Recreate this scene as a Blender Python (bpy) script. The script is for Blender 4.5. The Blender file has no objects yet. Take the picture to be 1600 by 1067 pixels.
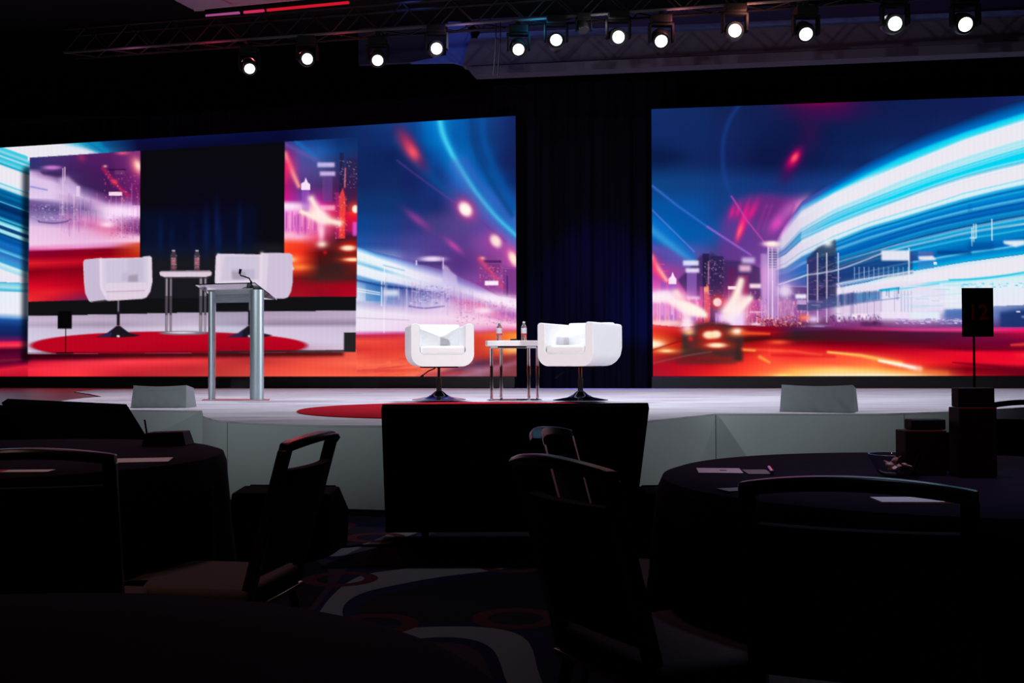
import bpy, bmesh, math, random
import numpy as np
from mathutils import Vector, Matrix, Euler
random.seed(7)
rng = np.random.default_rng(5)
scene = bpy.context.scene
COL = scene.collection
PI = math.pi

# ------------------------------------------------------------------ camera
F = 1700.0; CAMZ = 1.07; STZ = 0.613
cam_d = bpy.data.cameras.new('camera'); cam = bpy.data.objects.new('camera', cam_d); COL.objects.link(cam)
cam_d.sensor_width = 36.0; cam_d.lens = F / 1600.0 * 36.0; cam_d.clip_start = 0.05; cam_d.clip_end = 200
CM = Matrix.Rotation(PI / 2 + math.atan(29.5 / F), 3, 'X') @ Matrix.Rotation(-0.00375, 3, 'Z')
cam.matrix_world = Matrix.Translation((0, 0, CAMZ)) @ CM.to_4x4()
scene.camera = cam

def ray(px, py):
    return CM @ Vector(((px - 800.0) / F, (533.5 - py) / F, -1.0))
def at(px, py, Y):                     # measured photo point at distance Y in front of the lens
    v = ray(px, py); v = v * (Y / v.y); return Vector((v.x, v.y, v.z + CAMZ))
def onz(px, py, z):                    # measured photo point lying at height z
    v = ray(px, py); v = v * ((z - CAMZ) / v.z); return Vector((v.x, v.y, v.z + CAMZ))

# ------------------------------------------------------------------ materials
def lin(c):
    return tuple(((x / 255.0) / 12.92 if x / 255.0 <= 0.04045 else ((x / 255.0 + 0.055) / 1.055) ** 2.4) for x in c)
def mat(name, rgb=(0.5, 0.5, 0.5), rough=0.5, metal=0.0, noise=0.0, nscale=40.0, bump=0.0, spec=0.5, trans=0.0, ior=1.45, coat=0.0, sheen=0.0):
    m = bpy.data.materials.new(name); m.use_nodes = True
    nt = m.node_tree; b = nt.nodes['Principled BSDF']
    b.inputs['Base Color'].default_value = (*rgb, 1); b.inputs['Roughness'].default_value = rough
    b.inputs['Metallic'].default_value = metal; b.inputs['Specular IOR Level'].default_value = spec
    b.inputs['Transmission Weight'].default_value = trans; b.inputs['IOR'].default_value = ior
    b.inputs['Coat Weight'].default_value = coat; b.inputs['Sheen Weight'].default_value = sheen
    if noise or bump:
        tc = nt.nodes.new('ShaderNodeTexCoord'); n = nt.nodes.new('ShaderNodeTexNoise')
        n.inputs['Scale'].default_value = nscale; n.inputs['Detail'].default_value = 5
        nt.links.new(tc.outputs['Object'], n.inputs['Vector'])
        if noise:
            r = nt.nodes.new('ShaderNodeMapRange'); r.inputs['To Min'].default_value = 1 - noise; r.inputs['To Max'].default_value = 1 + noise
            mx = nt.nodes.new('ShaderNodeVectorMath'); mx.operation = 'SCALE'; mx.inputs[0].default_value = rgb
            nt.links.new(n.outputs['Fac'], r.inputs['Value']); nt.links.new(r.outputs['Result'], mx.inputs['Scale'])
            nt.links.new(mx.outputs['Vector'], b.inputs['Base Color'])
        if bump:
            bp = nt.nodes.new('ShaderNodeBump'); bp.inputs['Strength'].default_value = bump; bp.inputs['Distance'].default_value = 0.01
            nt.links.new(n.outputs['Fac'], bp.inputs['Height']); nt.links.new(bp.outputs['Normal'], b.inputs['Normal'])
    return m
def emit(name, rgb, s):
    m = bpy.data.materials.new(name); m.use_nodes = True; nt = m.node_tree; nt.nodes.clear()
    e = nt.nodes.new('ShaderNodeEmission'); e.inputs[0].default_value = (*rgb, 1); e.inputs[1].default_value = s
    o = nt.nodes.new('ShaderNodeOutputMaterial'); nt.links.new(e.outputs[0], o.inputs[0]); return m
M = {}
M['black'] = mat('black_matte', (0.006, 0.006, 0.007), 0.8, noise=0.2, spec=0.04)
M['blackgloss'] = mat('black_plastic', (0.01, 0.01, 0.011), 0.35, noise=0.1, spec=0.4)
M['drape'] = mat('black_velour', (0.005, 0.005, 0.012), 0.95, noise=0.25, nscale=60, spec=0.02)
M['skirt'] = mat('white_stage_panel', (0.64, 0.70, 0.72), 0.75, noise=0.04, nscale=3, spec=0.2)
M['leather'] = mat('white_leather', (0.86, 0.87, 0.88), 0.42, noise=0.02, nscale=12, bump=0.05, spec=0.35)
M['seam'] = mat('pale_piping', (0.72, 0.70, 0.72), 0.5, noise=0.05)
M['chrome'] = mat('chrome', (0.78, 0.79, 0.82), 0.08, metal=1.0, noise=0.02)
M['darkchrome'] = mat('dark_polished_steel', (0.20, 0.21, 0.25), 0.12, metal=1.0, noise=0.03)
M['alu'] = mat('brushed_aluminium', (0.50, 0.60, 0.66), 0.38, metal=0.75, noise=0.03, nscale=90)
M['tabletop'] = mat('white_laminate', (0.85, 0.84, 0.86), 0.3, noise=0.02)
M['acrylic'] = mat('clear_acrylic', (0.88, 0.95, 0.96), 0.04, trans=1.0, ior=1.25, noise=0.01, spec=0.4)
M['water'] = mat('clear_bottle_plastic', (0.93, 0.95, 0.97), 0.06, trans=0.9, ior=1.2, noise=0.01)
M['rug'] = mat('red_rug', (0.50, 0.006, 0.022), 0.95, noise=0.15, nscale=120, bump=0.3, spec=0.05)
M['cover'] = mat('grey_stretch_cloth', (0.36, 0.40, 0.42), 0.9, noise=0.06, nscale=20, spec=0.1)
M['truss'] = mat('dark_truss_tube', (0.045, 0.045, 0.05), 0.5, noise=0.1, spec=0.05)
M['lacing'] = mat('unlit_truss_tube', (0.006, 0.006, 0.007), 0.6, noise=0.1, spec=0.1)
M['cloth'] = mat('dark_purple_tablecloth', (0.007, 0.004, 0.013), 0.9, noise=0.3, nscale=30, spec=0.1)
M['frame'] = mat('dark_bronze_frame', (0.03, 0.022, 0.022), 0.3, metal=0.3, noise=0.1)
M['fabric'] = mat('dark_plum_fabric', (0.035, 0.022, 0.036), 0.9, noise=0.25, nscale=80, bump=0.1, spec=0.1)
M['seatfab'] = mat('brown_plum_fabric', (0.07, 0.05, 0.05), 0.9, noise=0.2, nscale=80, bump=0.1, spec=0.1)
M['paper'] = mat('white_paper', (0.75, 0.72, 0.76), 0.7, noise=0.03)
M['kraft'] = mat('dim_paper', (0.28, 0.25, 0.27), 0.7, noise=0.05)
M['redink'] = mat('red_ink', (0.45, 0.012, 0.02), 0.6, noise=0.05)
M['ink'] = mat('grey_ink', (0.10, 0.09, 0.11), 0.6, noise=0.05)
M['boxblack'] = mat('black_card', (0.010, 0.007, 0.008), 0.6, noise=0.2, spec=0.3)
M['candy'] = mat('wrapped_sweets', (0.40, 0.22, 0.18), 0.4, noise=0.5, nscale=60)
M['glass'] = mat('bowl_glass', (0.9, 0.92, 0.95), 0.03, trans=1.0, ior=1.3, noise=0.01)
M['ceil'] = mat('ceiling_paint', (0.012, 0.011, 0.014), 0.9, noise=0.1, nscale=2, spec=0.1)
M['bulk'] = mat('bulkhead_paint', (0.065, 0.055, 0.085), 0.85, noise=0.08, nscale=3, spec=0.1)
M['label'] = mat('bottle_label', (0.55, 0.55, 0.62), 0.5, noise=0.5, nscale=90)
M['lens'] = emit('lamp_lens', (0.95, 0.98, 1.0), 3.0)

# ------------------------------------------------------------------ mesh helpers
def bm_new(): return bmesh.new()
def add_box(bm, c, s, rz=0.0, rx=0.0, ry=0.0):
    mtx = Matrix.Translation(c) @ Euler((rx, ry, rz)).to_matrix().to_4x4() @ Matrix.Diagonal((*s, 1))
    return bmesh.ops.create_cube(bm, size=1.0, matrix=mtx)['verts']
def _frame(d):
    d = d.normalized(); u = Vector((0, 0, 1)) if abs(d.z) < 0.95 else Vector((1, 0, 0))
    a = d.cross(u).normalized(); return a, d.cross(a).normalized()
def add_tube(bm, pts, r, seg=12, cap=True, flat=1.0):
    pts = [Vector(p) for p in pts]; n = len(pts); rs = r if isinstance(r, (list, tuple)) else [r] * n
    rings = []; a = None
    for i, p in enumerate(pts):
        d = (pts[min(i + 1, n - 1)] - pts[max(i - 1, 0)]).normalized()
        if a is None: a, b = _frame(d)
        else:
            a = (a - d * a.dot(d)).normalized(); b = d.cross(a).normalized()
        rings.append([bm.verts.new(p + (a * math.cos(t) + b * math.sin(t) * flat) * rs[i]) for t in [2 * PI * k / seg for k in range(seg)]])
    for i in range(n - 1):
        for k in range(seg):
            bm.faces.new((rings[i][k], rings[i][(k + 1) % seg], rings[i + 1][(k + 1) % seg], rings[i + 1][k]))
    if cap:
        bm.faces.new(list(reversed(rings[0]))); bm.faces.new(rings[-1])
def add_lathe(bm, prof, seg=32, c=(0, 0, 0), sx=1.0, sy=1.0, ang=0.0):
    rings = []
    for r, z in prof:
        if r < 1e-5: rings.append([bm.verts.new((c[0], c[1], c[2] + z))])
        else: rings.append([bm.verts.new((c[0] + r * sx * math.cos(t + ang), c[1] + r * sy * math.sin(t + ang), c[2] + z)) for t in [2 * PI * k / seg for k in range(seg)]])
    for A, B in zip(rings, rings[1:]):
        for k in range(seg):
            a0, a1 = A[k % len(A)], A[(k + 1) % len(A)]; b0, b1 = B[k % len(B)], B[(k + 1) % len(B)]
            vs = []
            for v in (a0, a1, b1, b0):
                if v not in vs: vs.append(v)
            if len(vs) > 2: bm.faces.new(vs)
    for R_ in (rings[0], rings[-1]):
        if len(R_) > 2: bm.faces.new(R_)
def add_prism(bm, plan, z0, z1):
    A = [bm.verts.new((x, y, z0)) for x, y in plan]; B = [bm.verts.new((x, y, z1)) for x, y in plan]
    n = len(plan); bm.faces.new(list(reversed(A))); bm.faces.new(B)
    for k in range(n): bm.faces.new((A[k], A[(k + 1) % n], B[(k + 1) % n], B[k]))
def add_quad_plate(bm, corners, thick, nrm):
    n = Vector(nrm).normalized() * thick
    A = [bm.verts.new(Vector(c)) for c in corners]; B = [bm.verts.new(Vector(c) + n) for c in corners]
    k = len(A); bm.faces.new(A); bm.faces.new(list(reversed(B)))
    for i in range(k): bm.faces.new((A[i], B[i], B[(i + 1) % k], A[(i + 1) % k]))
def finish(bm, name, m, parent=None, smooth=True, bevel=0.0, seg=2, kind=None):
    bmesh.ops.recalc_face_normals(bm, faces=bm.faces)
    me = bpy.data.meshes.new(name); bm.to_mesh(me); bm.free()
    me.materials.append(m)
    o = bpy.data.objects.new(name, me); COL.objects.link(o)
    if smooth:
        for p in me.polygons: p.use_smooth = True
        me.set_sharp_from_angle(angle=math.radians(38))
    if bevel:
        md = o.modifiers.new('bevel', 'BEVEL'); md.width = bevel; md.segments = seg; md.limit_method = 'ANGLE'; md.angle_limit = math.radians(35)
        md.harden_normals = False
    if parent is not None: o.parent = parent
    if kind: o['kind'] = kind
    return o
def thing(name, label, cat, loc=(0, 0, 0), rz=0.0, group=None):
    o = bpy.data.objects.new(name, None); COL.objects.link(o); o.empty_display_size = 0.1
    o.location = loc; o.rotation_euler = (0, 0, rz); o['label'] = label; o['category'] = cat
    if group: o['group'] = group
    return o
def tag(o, label, cat, group=None):
    o['label'] = label; o['category'] = cat
    if group: o['group'] = group
    return o
def dup(root, loc, rz, label, group=None):
    r = root.copy(); COL.objects.link(r); r.location = loc; r.rotation_euler = (0, 0, rz); r['label'] = label
    if group: r['group'] = group
    for ch in list(root.children):
        c = ch.copy(); COL.objects.link(c); c.parent = r
        for g in list(ch.children):
            d = g.copy(); COL.objects.link(d); d.parent = c
    return r
def light(kind, name, loc, energy, color=(1, 1, 1), target=None, **kw):
    l = bpy.data.lights.new(name, kind); l.energy = energy; l.color = color
    for k, v in kw.items(): setattr(l, k, v)
    o = bpy.data.objects.new(name, l); COL.objects.link(o); o.location = loc
    if target is not None:
        o.rotation_euler = (Vector(target) - Vector(loc)).to_track_quat('-Z', 'Y').to_euler()
    return o
# ------------------------------------------------------------------ pictures shown on the two LED walls
class Canvas:
    def __init__(s, x0, y0, x1, y1):
        s.x0, s.y0, s.x1, s.y1 = x0, y0, x1, y1
        s.a = np.zeros((y1 - y0, x1 - x0, 3))
        s.clip = None
    def box(s, xa, ya, xb, yb):
        xa = max(int(xa) - 1, s.x0); ya = max(int(ya) - 1, s.y0); xb = min(int(xb) + 2, s.x1); yb = min(int(yb) + 2, s.y1)
        return (xa, ya, xb, yb) if xb > xa and yb > ya else None
    def grid(s, b, off=(0, 0)):
        xa, ya, xb, yb = b
        return np.meshgrid(np.arange(xa, xb) + 0.5 + off[0], np.arange(ya, yb) + 0.5 + off[1])
    def put(s, b, m, col, mode='mix'):
        xa, ya, xb, yb = b; v = s.a[ya - s.y0:yb - s.y0, xa - s.x0:xb - s.x0]
        if s.clip is not None: m = m * s.clip[ya - s.y0:yb - s.y0, xa - s.x0:xb - s.x0]
        m = m[..., None]; c = np.asarray(col, float)
        if mode == 'mix': v[:] = v * (1 - m) + c * m
        elif mode == 'add': v[:] = np.minimum(v + c * m, 250)
        elif mode == 'mul': v[:] = v * (1 - m + m * c / 255.0)
    def polymask(s, pts, b, off=(0, 0)):
        X, Y = s.grid(b, off); ins = np.zeros(X.shape, bool); n = len(pts)
        for i in range(n):
            (xa, ya), (xb, yb) = pts[i], pts[(i + 1) % n]
            if ya == yb: continue
            c = ((ya > Y) != (yb > Y)) & (X < (xb - xa) * (Y - ya) / (yb - ya) + xa)
            ins ^= c
        return ins
    def poly(s, pts, col, a=1.0, mode='mix', blur=0):
        xs = [p[0] for p in pts]; ys = [p[1] for p in pts]
        b = s.box(min(xs) - 3 * blur, min(ys) - 3 * blur, max(xs) + 3 * blur, max(ys) + 3 * blur)
        if not b: return
        m = sum(s.polymask(pts, b, (dx, dy)).astype(float) for dx in (-.33, 0, .33) for dy in (-.33, 0, .33)) / 9
        for _ in range(2 if blur else 0):
            k = int(max(1, round(blur))); ker = np.ones(2 * k + 1) / (2 * k + 1)
            m = np.apply_along_axis(lambda r: np.convolve(r, ker, 'same'), 0, m)
            m = np.apply_along_axis(lambda r: np.convolve(r, ker, 'same'), 1, m)
        s.put(b, m * a, col, mode)
    def rect(s, xa, ya, xb, yb, col, a=1.0, mode='mix', blur=0):
        s.poly([(xa, ya), (xb, ya), (xb, yb), (xa, yb)], col, a, mode, blur)
    def glow(s, cx, cy, rx, ry, col, a=1.0, ang=0.0, p=1.0, mode='mix'):
        R = max(rx, ry) * 2.6; b = s.box(cx - R, cy - R, cx + R, cy + R)
        if not b: return
        X, Y = s.grid(b); t = math.radians(ang); dx, dy = X - cx, Y - cy
        u = (dx * math.cos(t) + dy * math.sin(t)) / rx; v = (-dx * math.sin(t) + dy * math.cos(t)) / ry
        s.put(b, np.clip(np.exp(-(u * u + v * v) ** p) * a, 0, 1), col, mode)
    def ell(s, cx, cy, rx, ry, col, a=1.0, soft=0.8):
        b = s.box(cx - rx - 4, cy - ry - 4, cx + rx + 4, cy + ry + 4)
        if not b: return
        X, Y = s.grid(b); d = np.sqrt(((X - cx) / rx) ** 2 + ((Y - cy) / ry) ** 2)
        s.put(b, np.clip((1 - d) * min(rx, ry) / soft + 0.5, 0, 1) * a, col)
    def line(s, pts, w, col, a=1.0, mode='mix', soft=True):
        w2 = w if isinstance(w, (list, tuple)) else (w, w); W = max(w2) * 2.5 + 2
        xs = [p[0] for p in pts]; ys = [p[1] for p in pts]
        b = s.box(min(xs) - W, min(ys) - W, max(xs) + W, max(ys) + W)
        if not b: return
        X, Y = s.grid(b); best = np.full(X.shape, 1e9); par = np.zeros(X.shape); L = len(pts) - 1
        for i in range(L):
            (xa, ya), (xb, yb) = pts[i], pts[i + 1]; dx, dy = xb - xa, yb - ya; q = dx * dx + dy * dy + 1e-9
            t = np.clip(((X - xa) * dx + (Y - ya) * dy) / q, 0, 1)
            d = (X - xa - t * dx) ** 2 + (Y - ya - t * dy) ** 2
            k = d < best; best[k] = d[k]; par[k] = ((i + t) / L)[k]
        ww = w2[0] + (w2[1] - w2[0]) * par; aa = a[0] + (a[1] - a[0]) * par if isinstance(a, (list, tuple)) else a
        m = np.exp(-best / (ww * ww)) if soft else np.clip(ww - np.sqrt(best) + 0.5, 0, 1)
        s.put(b, np.clip(m * aa, 0, 1), col, mode)
    def curve(s, pts, w, col, a=1.0, mode='mix', n=14):
        P = [pts[0]] + list(pts) + [pts[-1]]; out = []
        for i in range(1, len(P) - 2):
            for k in range(n):
                t = k / n; r = []
                for j in (0, 1):
                    p0, p1, p2, p3 = P[i - 1][j], P[i][j], P[i + 1][j], P[i + 2][j]
                    r.append(0.5 * (2 * p1 + (p2 - p0) * t + (2 * p0 - 5 * p1 + 4 * p2 - p3) * t * t + (3 * p1 - p0 - 3 * p2 + p3) * t ** 3))
                out.append(tuple(r))
        out.append(pts[-1]); s.line(out, w, col, a, mode)
    def layers(s, xs, rows, xa=None, xb=None, a=1.0, fade=0):
        """rows: list of (ys at the stations, colour | list of colours at the stations); colours blend down each column"""
        xa = s.x0 if xa is None else xa; xb = s.x1 if xb is None else xb
        xa = max(xa, s.x0); xb = min(xb, s.x1)
        Y = np.arange(s.y0, s.y1) + 0.5; cols = []
        for ys, c in rows:
            cc = np.asarray(c, float); cols.append(cc if cc.ndim == 2 else np.tile(cc, (len(xs), 1)))
        for X in range(xa, xb):
            x = X + 0.5; y = np.array([np.interp(x, xs, r[0]) for r in rows]); c = np.array([[np.interp(x, xs, cc[:, j]) for j in range(3)] for cc in cols])
            y = np.maximum.accumulate(y + np.arange(len(y)) * 1e-4)
            k = (Y >= y[0]) & (Y <= y[-1]); m = a
            if fade: m = a * min(1, (X - xa + 0.5) / fade)
            new = np.stack([np.interp(Y[k], y, c[:, j]) for j in range(3)], -1)
            if s.clip is not None: m = (m * s.clip[k, X - s.x0])[:, None]
            s.a[k, X - s.x0] = s.a[k, X - s.x0] * (1 - m) + new * m
    def field(s, xs, ys, cols, blk=None):
        c = np.asarray(cols, float); Xp = np.arange(s.x0, s.x1) + .5; Yp = np.arange(s.y0, s.y1) + .5
        def sm(v, st):
            i = np.clip(np.searchsorted(st, v) - 1, 0, len(st) - 2); st = np.asarray(st, float)
            t = np.clip((v - st[i]) / (st[i + 1] - st[i]), 0, 1); return i, t * t * (3 - 2 * t)
        i, t = sm(Xp, xs); j, u = sm(Yp, ys)
        g = c[:, i] * (1 - t)[None, :, None] + c[:, i + 1] * t[None, :, None]
        s.a[:] = g[j] * (1 - u)[:, None, None] + g[j + 1] * u[:, None, None]
    def speck(s, x0, y0, x1, y1, n, cols, w=(1, 2), h=(1, 2), a=(.3, .9)):
        for _ in range(n):
            x = rng.uniform(x0, x1); y = rng.uniform(y0, y1); c = cols[rng.integers(len(cols))]
            s.rect(x, y, x + rng.uniform(*w), y + rng.uniform(*h), c, rng.uniform(*a))

W = (236, 232, 242)
def road(c, xs, y0, dy=0):
    pass

def paint_right():
    c = Canvas(1008, 138, 1680, 600)
    xs = [1020, 1080, 1130, 1200, 1260, 1330, 1420, 1520, 1600, 1680]
    n1 = (17, 42, 100)
    c.field(xs, [165, 205, 250, 290, 330, 370, 400, 430, 460, 490, 515], [
        [(20, 45, 105), (17, 42, 98), (17, 34, 84), (15, 32, 82), (14, 24, 68), (12, 26, 74), (14, 28, 78), (16, 28, 84), (22, 36, 100), (26, 44, 110)],
        [(16, 40, 100), (15, 40, 98), (18, 36, 92), (14, 30, 80), (11, 26, 74), (12, 30, 80), (14, 32, 86), (18, 40, 100), (24, 60, 140), (30, 80, 160)],
        [(10, 32, 82), (16, 40, 96), (17, 34, 90), (13, 22, 70), (13, 28, 80), (14, 36, 92), (16, 60, 130), (20, 60, 130), (20, 60, 130), (20, 60, 130)],
        [(14, 66, 130), (16, 62, 128), (18, 58, 124), (20, 52, 120), (22, 54, 124), (20, 66, 140), (20, 80, 160), (20, 80, 160), (20, 80, 160), (20, 80, 160)],
        [(4, 84, 165), (8, 80, 160), (20, 62, 134), (60, 50, 130), (40, 60, 130), (40, 80, 160), (20, 80, 160), (20, 80, 160), (20, 80, 160), (20, 80, 160)],
        [(0, 98, 188), (4, 88, 170), (20, 80, 160), (112, 66, 150), (100, 70, 150), (90, 120, 190), (20, 80, 160), (20, 80, 160), (20, 80, 160), (20, 80, 160)],
        [(80, 70, 160), (80, 84, 170), (66, 62, 130), (130, 90, 170), (110, 120, 190), (90, 130, 200), (20, 80, 160), (20, 80, 160), (20, 80, 160), (20, 80, 160)],
        [(190, 60, 160), (130, 70, 150), (90, 40, 100), (190, 90, 170), (110, 90, 170), (70, 100, 170), (90, 130, 200), (120, 190, 230), (160, 220, 240), (160, 220, 240)],
        [(226, 100, 190), (190, 70, 160), (180, 30, 100), (190, 110, 190), (120, 100, 170), (110, 130, 190), (220, 225, 240), (230, 238, 246), (232, 236, 246), (232, 236, 246)],
        [(236, 140, 200), (230, 110, 180), (205, 40, 110), (170, 80, 150), (150, 90, 160), (160, 120, 180), (216, 206, 236), (120, 140, 200), (40, 70, 140), (40, 70, 140)],
        [(226, 70, 60), (150, 40, 60), (150, 20, 50), (110, 14, 50), (90, 30, 70), (100, 40, 90), (130, 60, 130), (90, 60, 120), (70, 40, 100), (70, 40, 100)]])
    # haze clouds and faint streaks in the night sky
    c.glow(1040, 246, 40, 12, (8, 24, 66), .6); c.glow(1235, 225, 45, 40, (11, 22, 66), .5)
    c.curve([(1156, 160), (1140, 185), (1130, 215), (1128, 245), (1132, 280), (1142, 308)], 4, (24, 68, 150), .45)
    c.glow(1275, 158, 48, 9, (150, 0, 66), .9); c.glow(1285, 172, 60, 18, (92, 6, 80), .6); c.glow(1262, 205, 20, 30, (60, 16, 74), .5)
    c.glow(1237, 252, 24, 12, (92, 6, 92), .85, -58); c.glow(1238, 249, 17, 7.5, (226, 0, 92), .95, -58, 1.3); c.glow(1239, 247, 8, 4.2, (255, 84, 104), 1, -58, 1.3)
    c.glow(1228, 275, 20, 10, (60, 14, 80), .4, -58)
    # magenta plume over the city
    c.poly([(1128, 340), (1150, 312), (1200, 306), (1260, 312), (1240, 350), (1215, 375), (1190, 420), (1125, 420), (1122, 370)], (106, 52, 142), .75, blur=6)
    c.poly([(1135, 330), (1180, 306), (1250, 314), (1215, 345), (1150, 342)], (120, 34, 120), .5, blur=5)
    for x, y, l, a_, w_ in ((1143, 333, 12, -75, 4), (1152, 331, 12, -75, 4), (1162, 336, 20, -72, 4), (1174, 332, 18, -65, 5)):
        c.glow(x, y, l, w_, (232, 30, 140), .8, a_)
    c.glow(1158, 356, 24, 6, (244, 20, 130), .95, -72, 1.2); c.glow(1155, 362, 13, 3.5, (255, 100, 120), .95, -72)
    c.glow(1212, 350, 16, 9, (236, 70, 190), .9, -52); c.glow(1226, 330, 22, 9, (190, 90, 190), .6, -52); c.glow(1245, 322, 20, 8, (240, 150, 215), .7, -45)
    for x0 in (1196, 1204, 1238): c.line([(x0, 322), (x0 - 14, 360)], 2.5, (160, 50, 150), .4)
    # blue streaks from the left edge
    c.poly([(1018, 335), (1046, 356), (1085, 400), (1088, 412), (1018, 368)], (10, 110, 200), .8, blur=3)
    c.curve([(1018, 360), (1040, 378), (1062, 396), (1080, 412)], (7, 6), (50, 150, 220), .9)
    c.curve([(1018, 388), (1045, 398), (1078, 416)], (7, 7), (96, 80, 176), .7)
    c.curve([(1018, 328), (1050, 360), (1085, 395)], 1.3, (90, 130, 220), .75)
    c.line([(1020, 292), (1060, 324), (1105, 356), (1168, 398)], (2.2, 1.4), (60, 110, 210), .75); c.line([(1105, 356), (1172, 400)], 1.6, (170, 90, 200), .8)
    c.line([(1142, 308), (1165, 345), (1194, 382)], 1.4, (200, 70, 170), .8)
    # hills and skyline
    c.poly([(1086, 412), (1096, 400), (1104, 404), (1112, 396), (1130, 408), (1160, 410), (1186, 420), (1190, 470), (1080, 470), (1060, 440)], (62, 40, 96), .85, blur=1)
    c.poly([(1215, 432), (1235, 440), (1262, 444), (1290, 440), (1290, 470), (1210, 470)], (84, 54, 120), .8, blur=2)
    def tower(x0, x1, y0, col, a=.9, y1=505): c.rect(x0, y0, x1, y1, col, a)
    tower(1098, 1108, 398, (36, 30, 70), .9); tower(1110, 1130, 402, (44, 34, 80), .85); tower(1136, 1150, 420, (92, 30, 90), .8); tower(1152, 1168, 432, (150, 40, 100), .7)
    tower(1074, 1089, 424, (140, 96, 190), .75); tower(1046, 1058, 438, (150, 90, 200), .8); tower(1034, 1042, 432, (120, 80, 190), .6)
    c.rect(1031, 414, 1040, 416, (250, 60, 130), .6); c.rect(1030, 425, 1044, 427, (250, 60, 130), .6)
    c.rect(1068, 409, 1092, 417, (226, 226, 250), .95, blur=1); c.rect(1072, 421, 1093, 428, (232, 220, 250), .95, blur=1)
    c.poly([(1046, 446), (1046, 438), (1050, 434), (1052, 427), (1055, 434), (1058, 438), (1058, 446)], (250, 230, 250), 1)
    c.rect(1158, 404, 1178, 413, (220, 200, 244), .85, blur=2); c.rect(1154, 416, 1172, 426, (255, 200, 226), .85, blur=2)
    for k in range(60):   # lit windows and vertical glints
        x = rng.uniform(1096, 1130); y = rng.uniform(405, 480); c.rect(x, y, x + 1.3, y + 1.6, (230, 150, 190), rng.uniform(.2, .8))
    c.speck(1096, 408, 1132, 440, 50, [(200, 170, 220), (240, 150, 180)], (.8, 1.8), (.8, 1.6))
    c.rect(1106.5, 410, 1107.6, 446, (255, 160, 190), .8)
    c.poly([(1100, 506), (1100, 455), (1103, 450), (1105, 444), (1108, 450), (1108, 506)], (255, 90, 90), .8); c.rect(1100, 450, 1107, 458, (255, 190, 120), .7)
    c.speck(1095, 450, 1110, 502, 60, [(255, 150, 110), (255, 220, 180), (190, 30, 80)], (.8, 1.8), (.8, 2.2))
    c.rect(1094, 450, 1099, 505, (220, 60, 150), .6)
    # pink-white flares of the left traffic
    c.poly([(1020, 395), (1030, 420), (1046, 442), (1040, 444), (1020, 424)], (255, 70, 120), .9, blur=2)
    c.line([(1020, 404), (1032, 424), (1043, 440)], (4, 3), (255, 170, 170), .95); c.glow(1022, 412, 10, 12, (240, 40, 110), .6)
    c.glow(1050, 470, 60, 16, (240, 110, 200), .7); c.glow(1030, 466, 28, 8, (248, 226, 246), 1); c.glow(1040, 460, 14, 5, (250, 230, 246), .8)
    for k in range(70): x = rng.uniform(1020, 1095); c.line([(x, rng.uniform(468, 480)), (x + .5, rng.uniform(490, 505))], rng.uniform(.5, 1.4), [(250, 160, 220), (190, 90, 180), (255, 210, 230)][rng.integers(3)], rng.uniform(.3, .8))
    c.poly([(1020, 474), (1045, 472), (1064, 476), (1078, 494), (1060, 500), (1020, 500)], (240, 160, 215), .35, blur=3)
    c.line([(1058, 460), (1070, 478), (1098, 492)], (6, 5), (255, 226, 210), 1); c.glow(1076, 480, 26, 11, (255, 120, 160), .75, 25); c.glow(1074, 482, 18, 8, (255, 240, 230), 1, 30, 1.4)
    c.line([(1050, 472), (1075, 480), (1102, 494)], (4, 4), (255, 238, 226), .95)
    c.glow(1040, 508, 30, 6, (255, 200, 200), .9); c.glow(1074, 512, 9, 9, (250, 225, 246), .95); c.glow(1076, 500, 6, 16, (255, 210, 230), .7)
    c.glow(1121, 474, 11, 10, (255, 60, 30), .9); c.ell(1121, 474, 6.5, 6.5, (255, 244, 226), 1, 2.5)
    c.glow(1150, 480, 26, 28, (240, 60, 130), .7); c.line([(1157, 440), (1148, 466), (1132, 496)], (5, 9), (255, 232, 214), 1)
    c.line([(1171, 468), (1150, 488), (1140, 500)], (5, 8), (255, 236, 226), 1); c.line([(1160, 476), (1146, 488)], (2, 2), (255, 170, 90), .7); c.glow(1146, 494, 20, 12, (244, 226, 250), .9)
    c.glow(1150, 512, 12, 8, (236, 210, 255), .85); c.rect(1118, 490, 1140, 508, (190, 110, 220), .6, blur=1)
    for k in range(40): x = rng.uniform(1118, 1165); c.line([(x, rng.uniform(490, 500)), (x, rng.uniform(503, 512))], .8, (240, 190, 250), rng.uniform(.3, .7))
    c.rect(1137, 449, 1150, 454, (255, 225, 240), .95); c.rect(1170, 445, 1188, 452, (255, 225, 235), .95, blur=1); c.rect(1138, 452, 1138.8, 470, (240, 160, 210), .6)
    c.speck(1165, 455, 1260, 508, 240, [(240, 170, 230), (255, 200, 220), (120, 60, 140), (170, 90, 190), (255, 150, 120)], (.7, 1.6), (1, 7), (.25, .8))
    c.rect(1170, 488, 1193, 490, (255, 220, 240), .7); c.glow(1181, 508, 12, 3, (255, 225, 250), .9); c.speck(1170, 478, 1195, 505, 60, [(230, 110, 180), (255, 190, 220)], (1, 2), (.7, 1.4))
    c.glow(1035, 466, 34, 7, (252, 232, 250), .9); c.poly([(1020, 462), (1048, 462), (1066, 474), (1100, 486), (1102, 497), (1070, 494), (1046, 476), (1020, 474)], (255, 236, 240), .75, blur=2)
    c.glow(1084, 486, 17, 8, (255, 244, 234), 1, 22, 1.5); c.rect(1074, 465, 1094, 470, (255, 214, 236), .7, blur=1)
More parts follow.
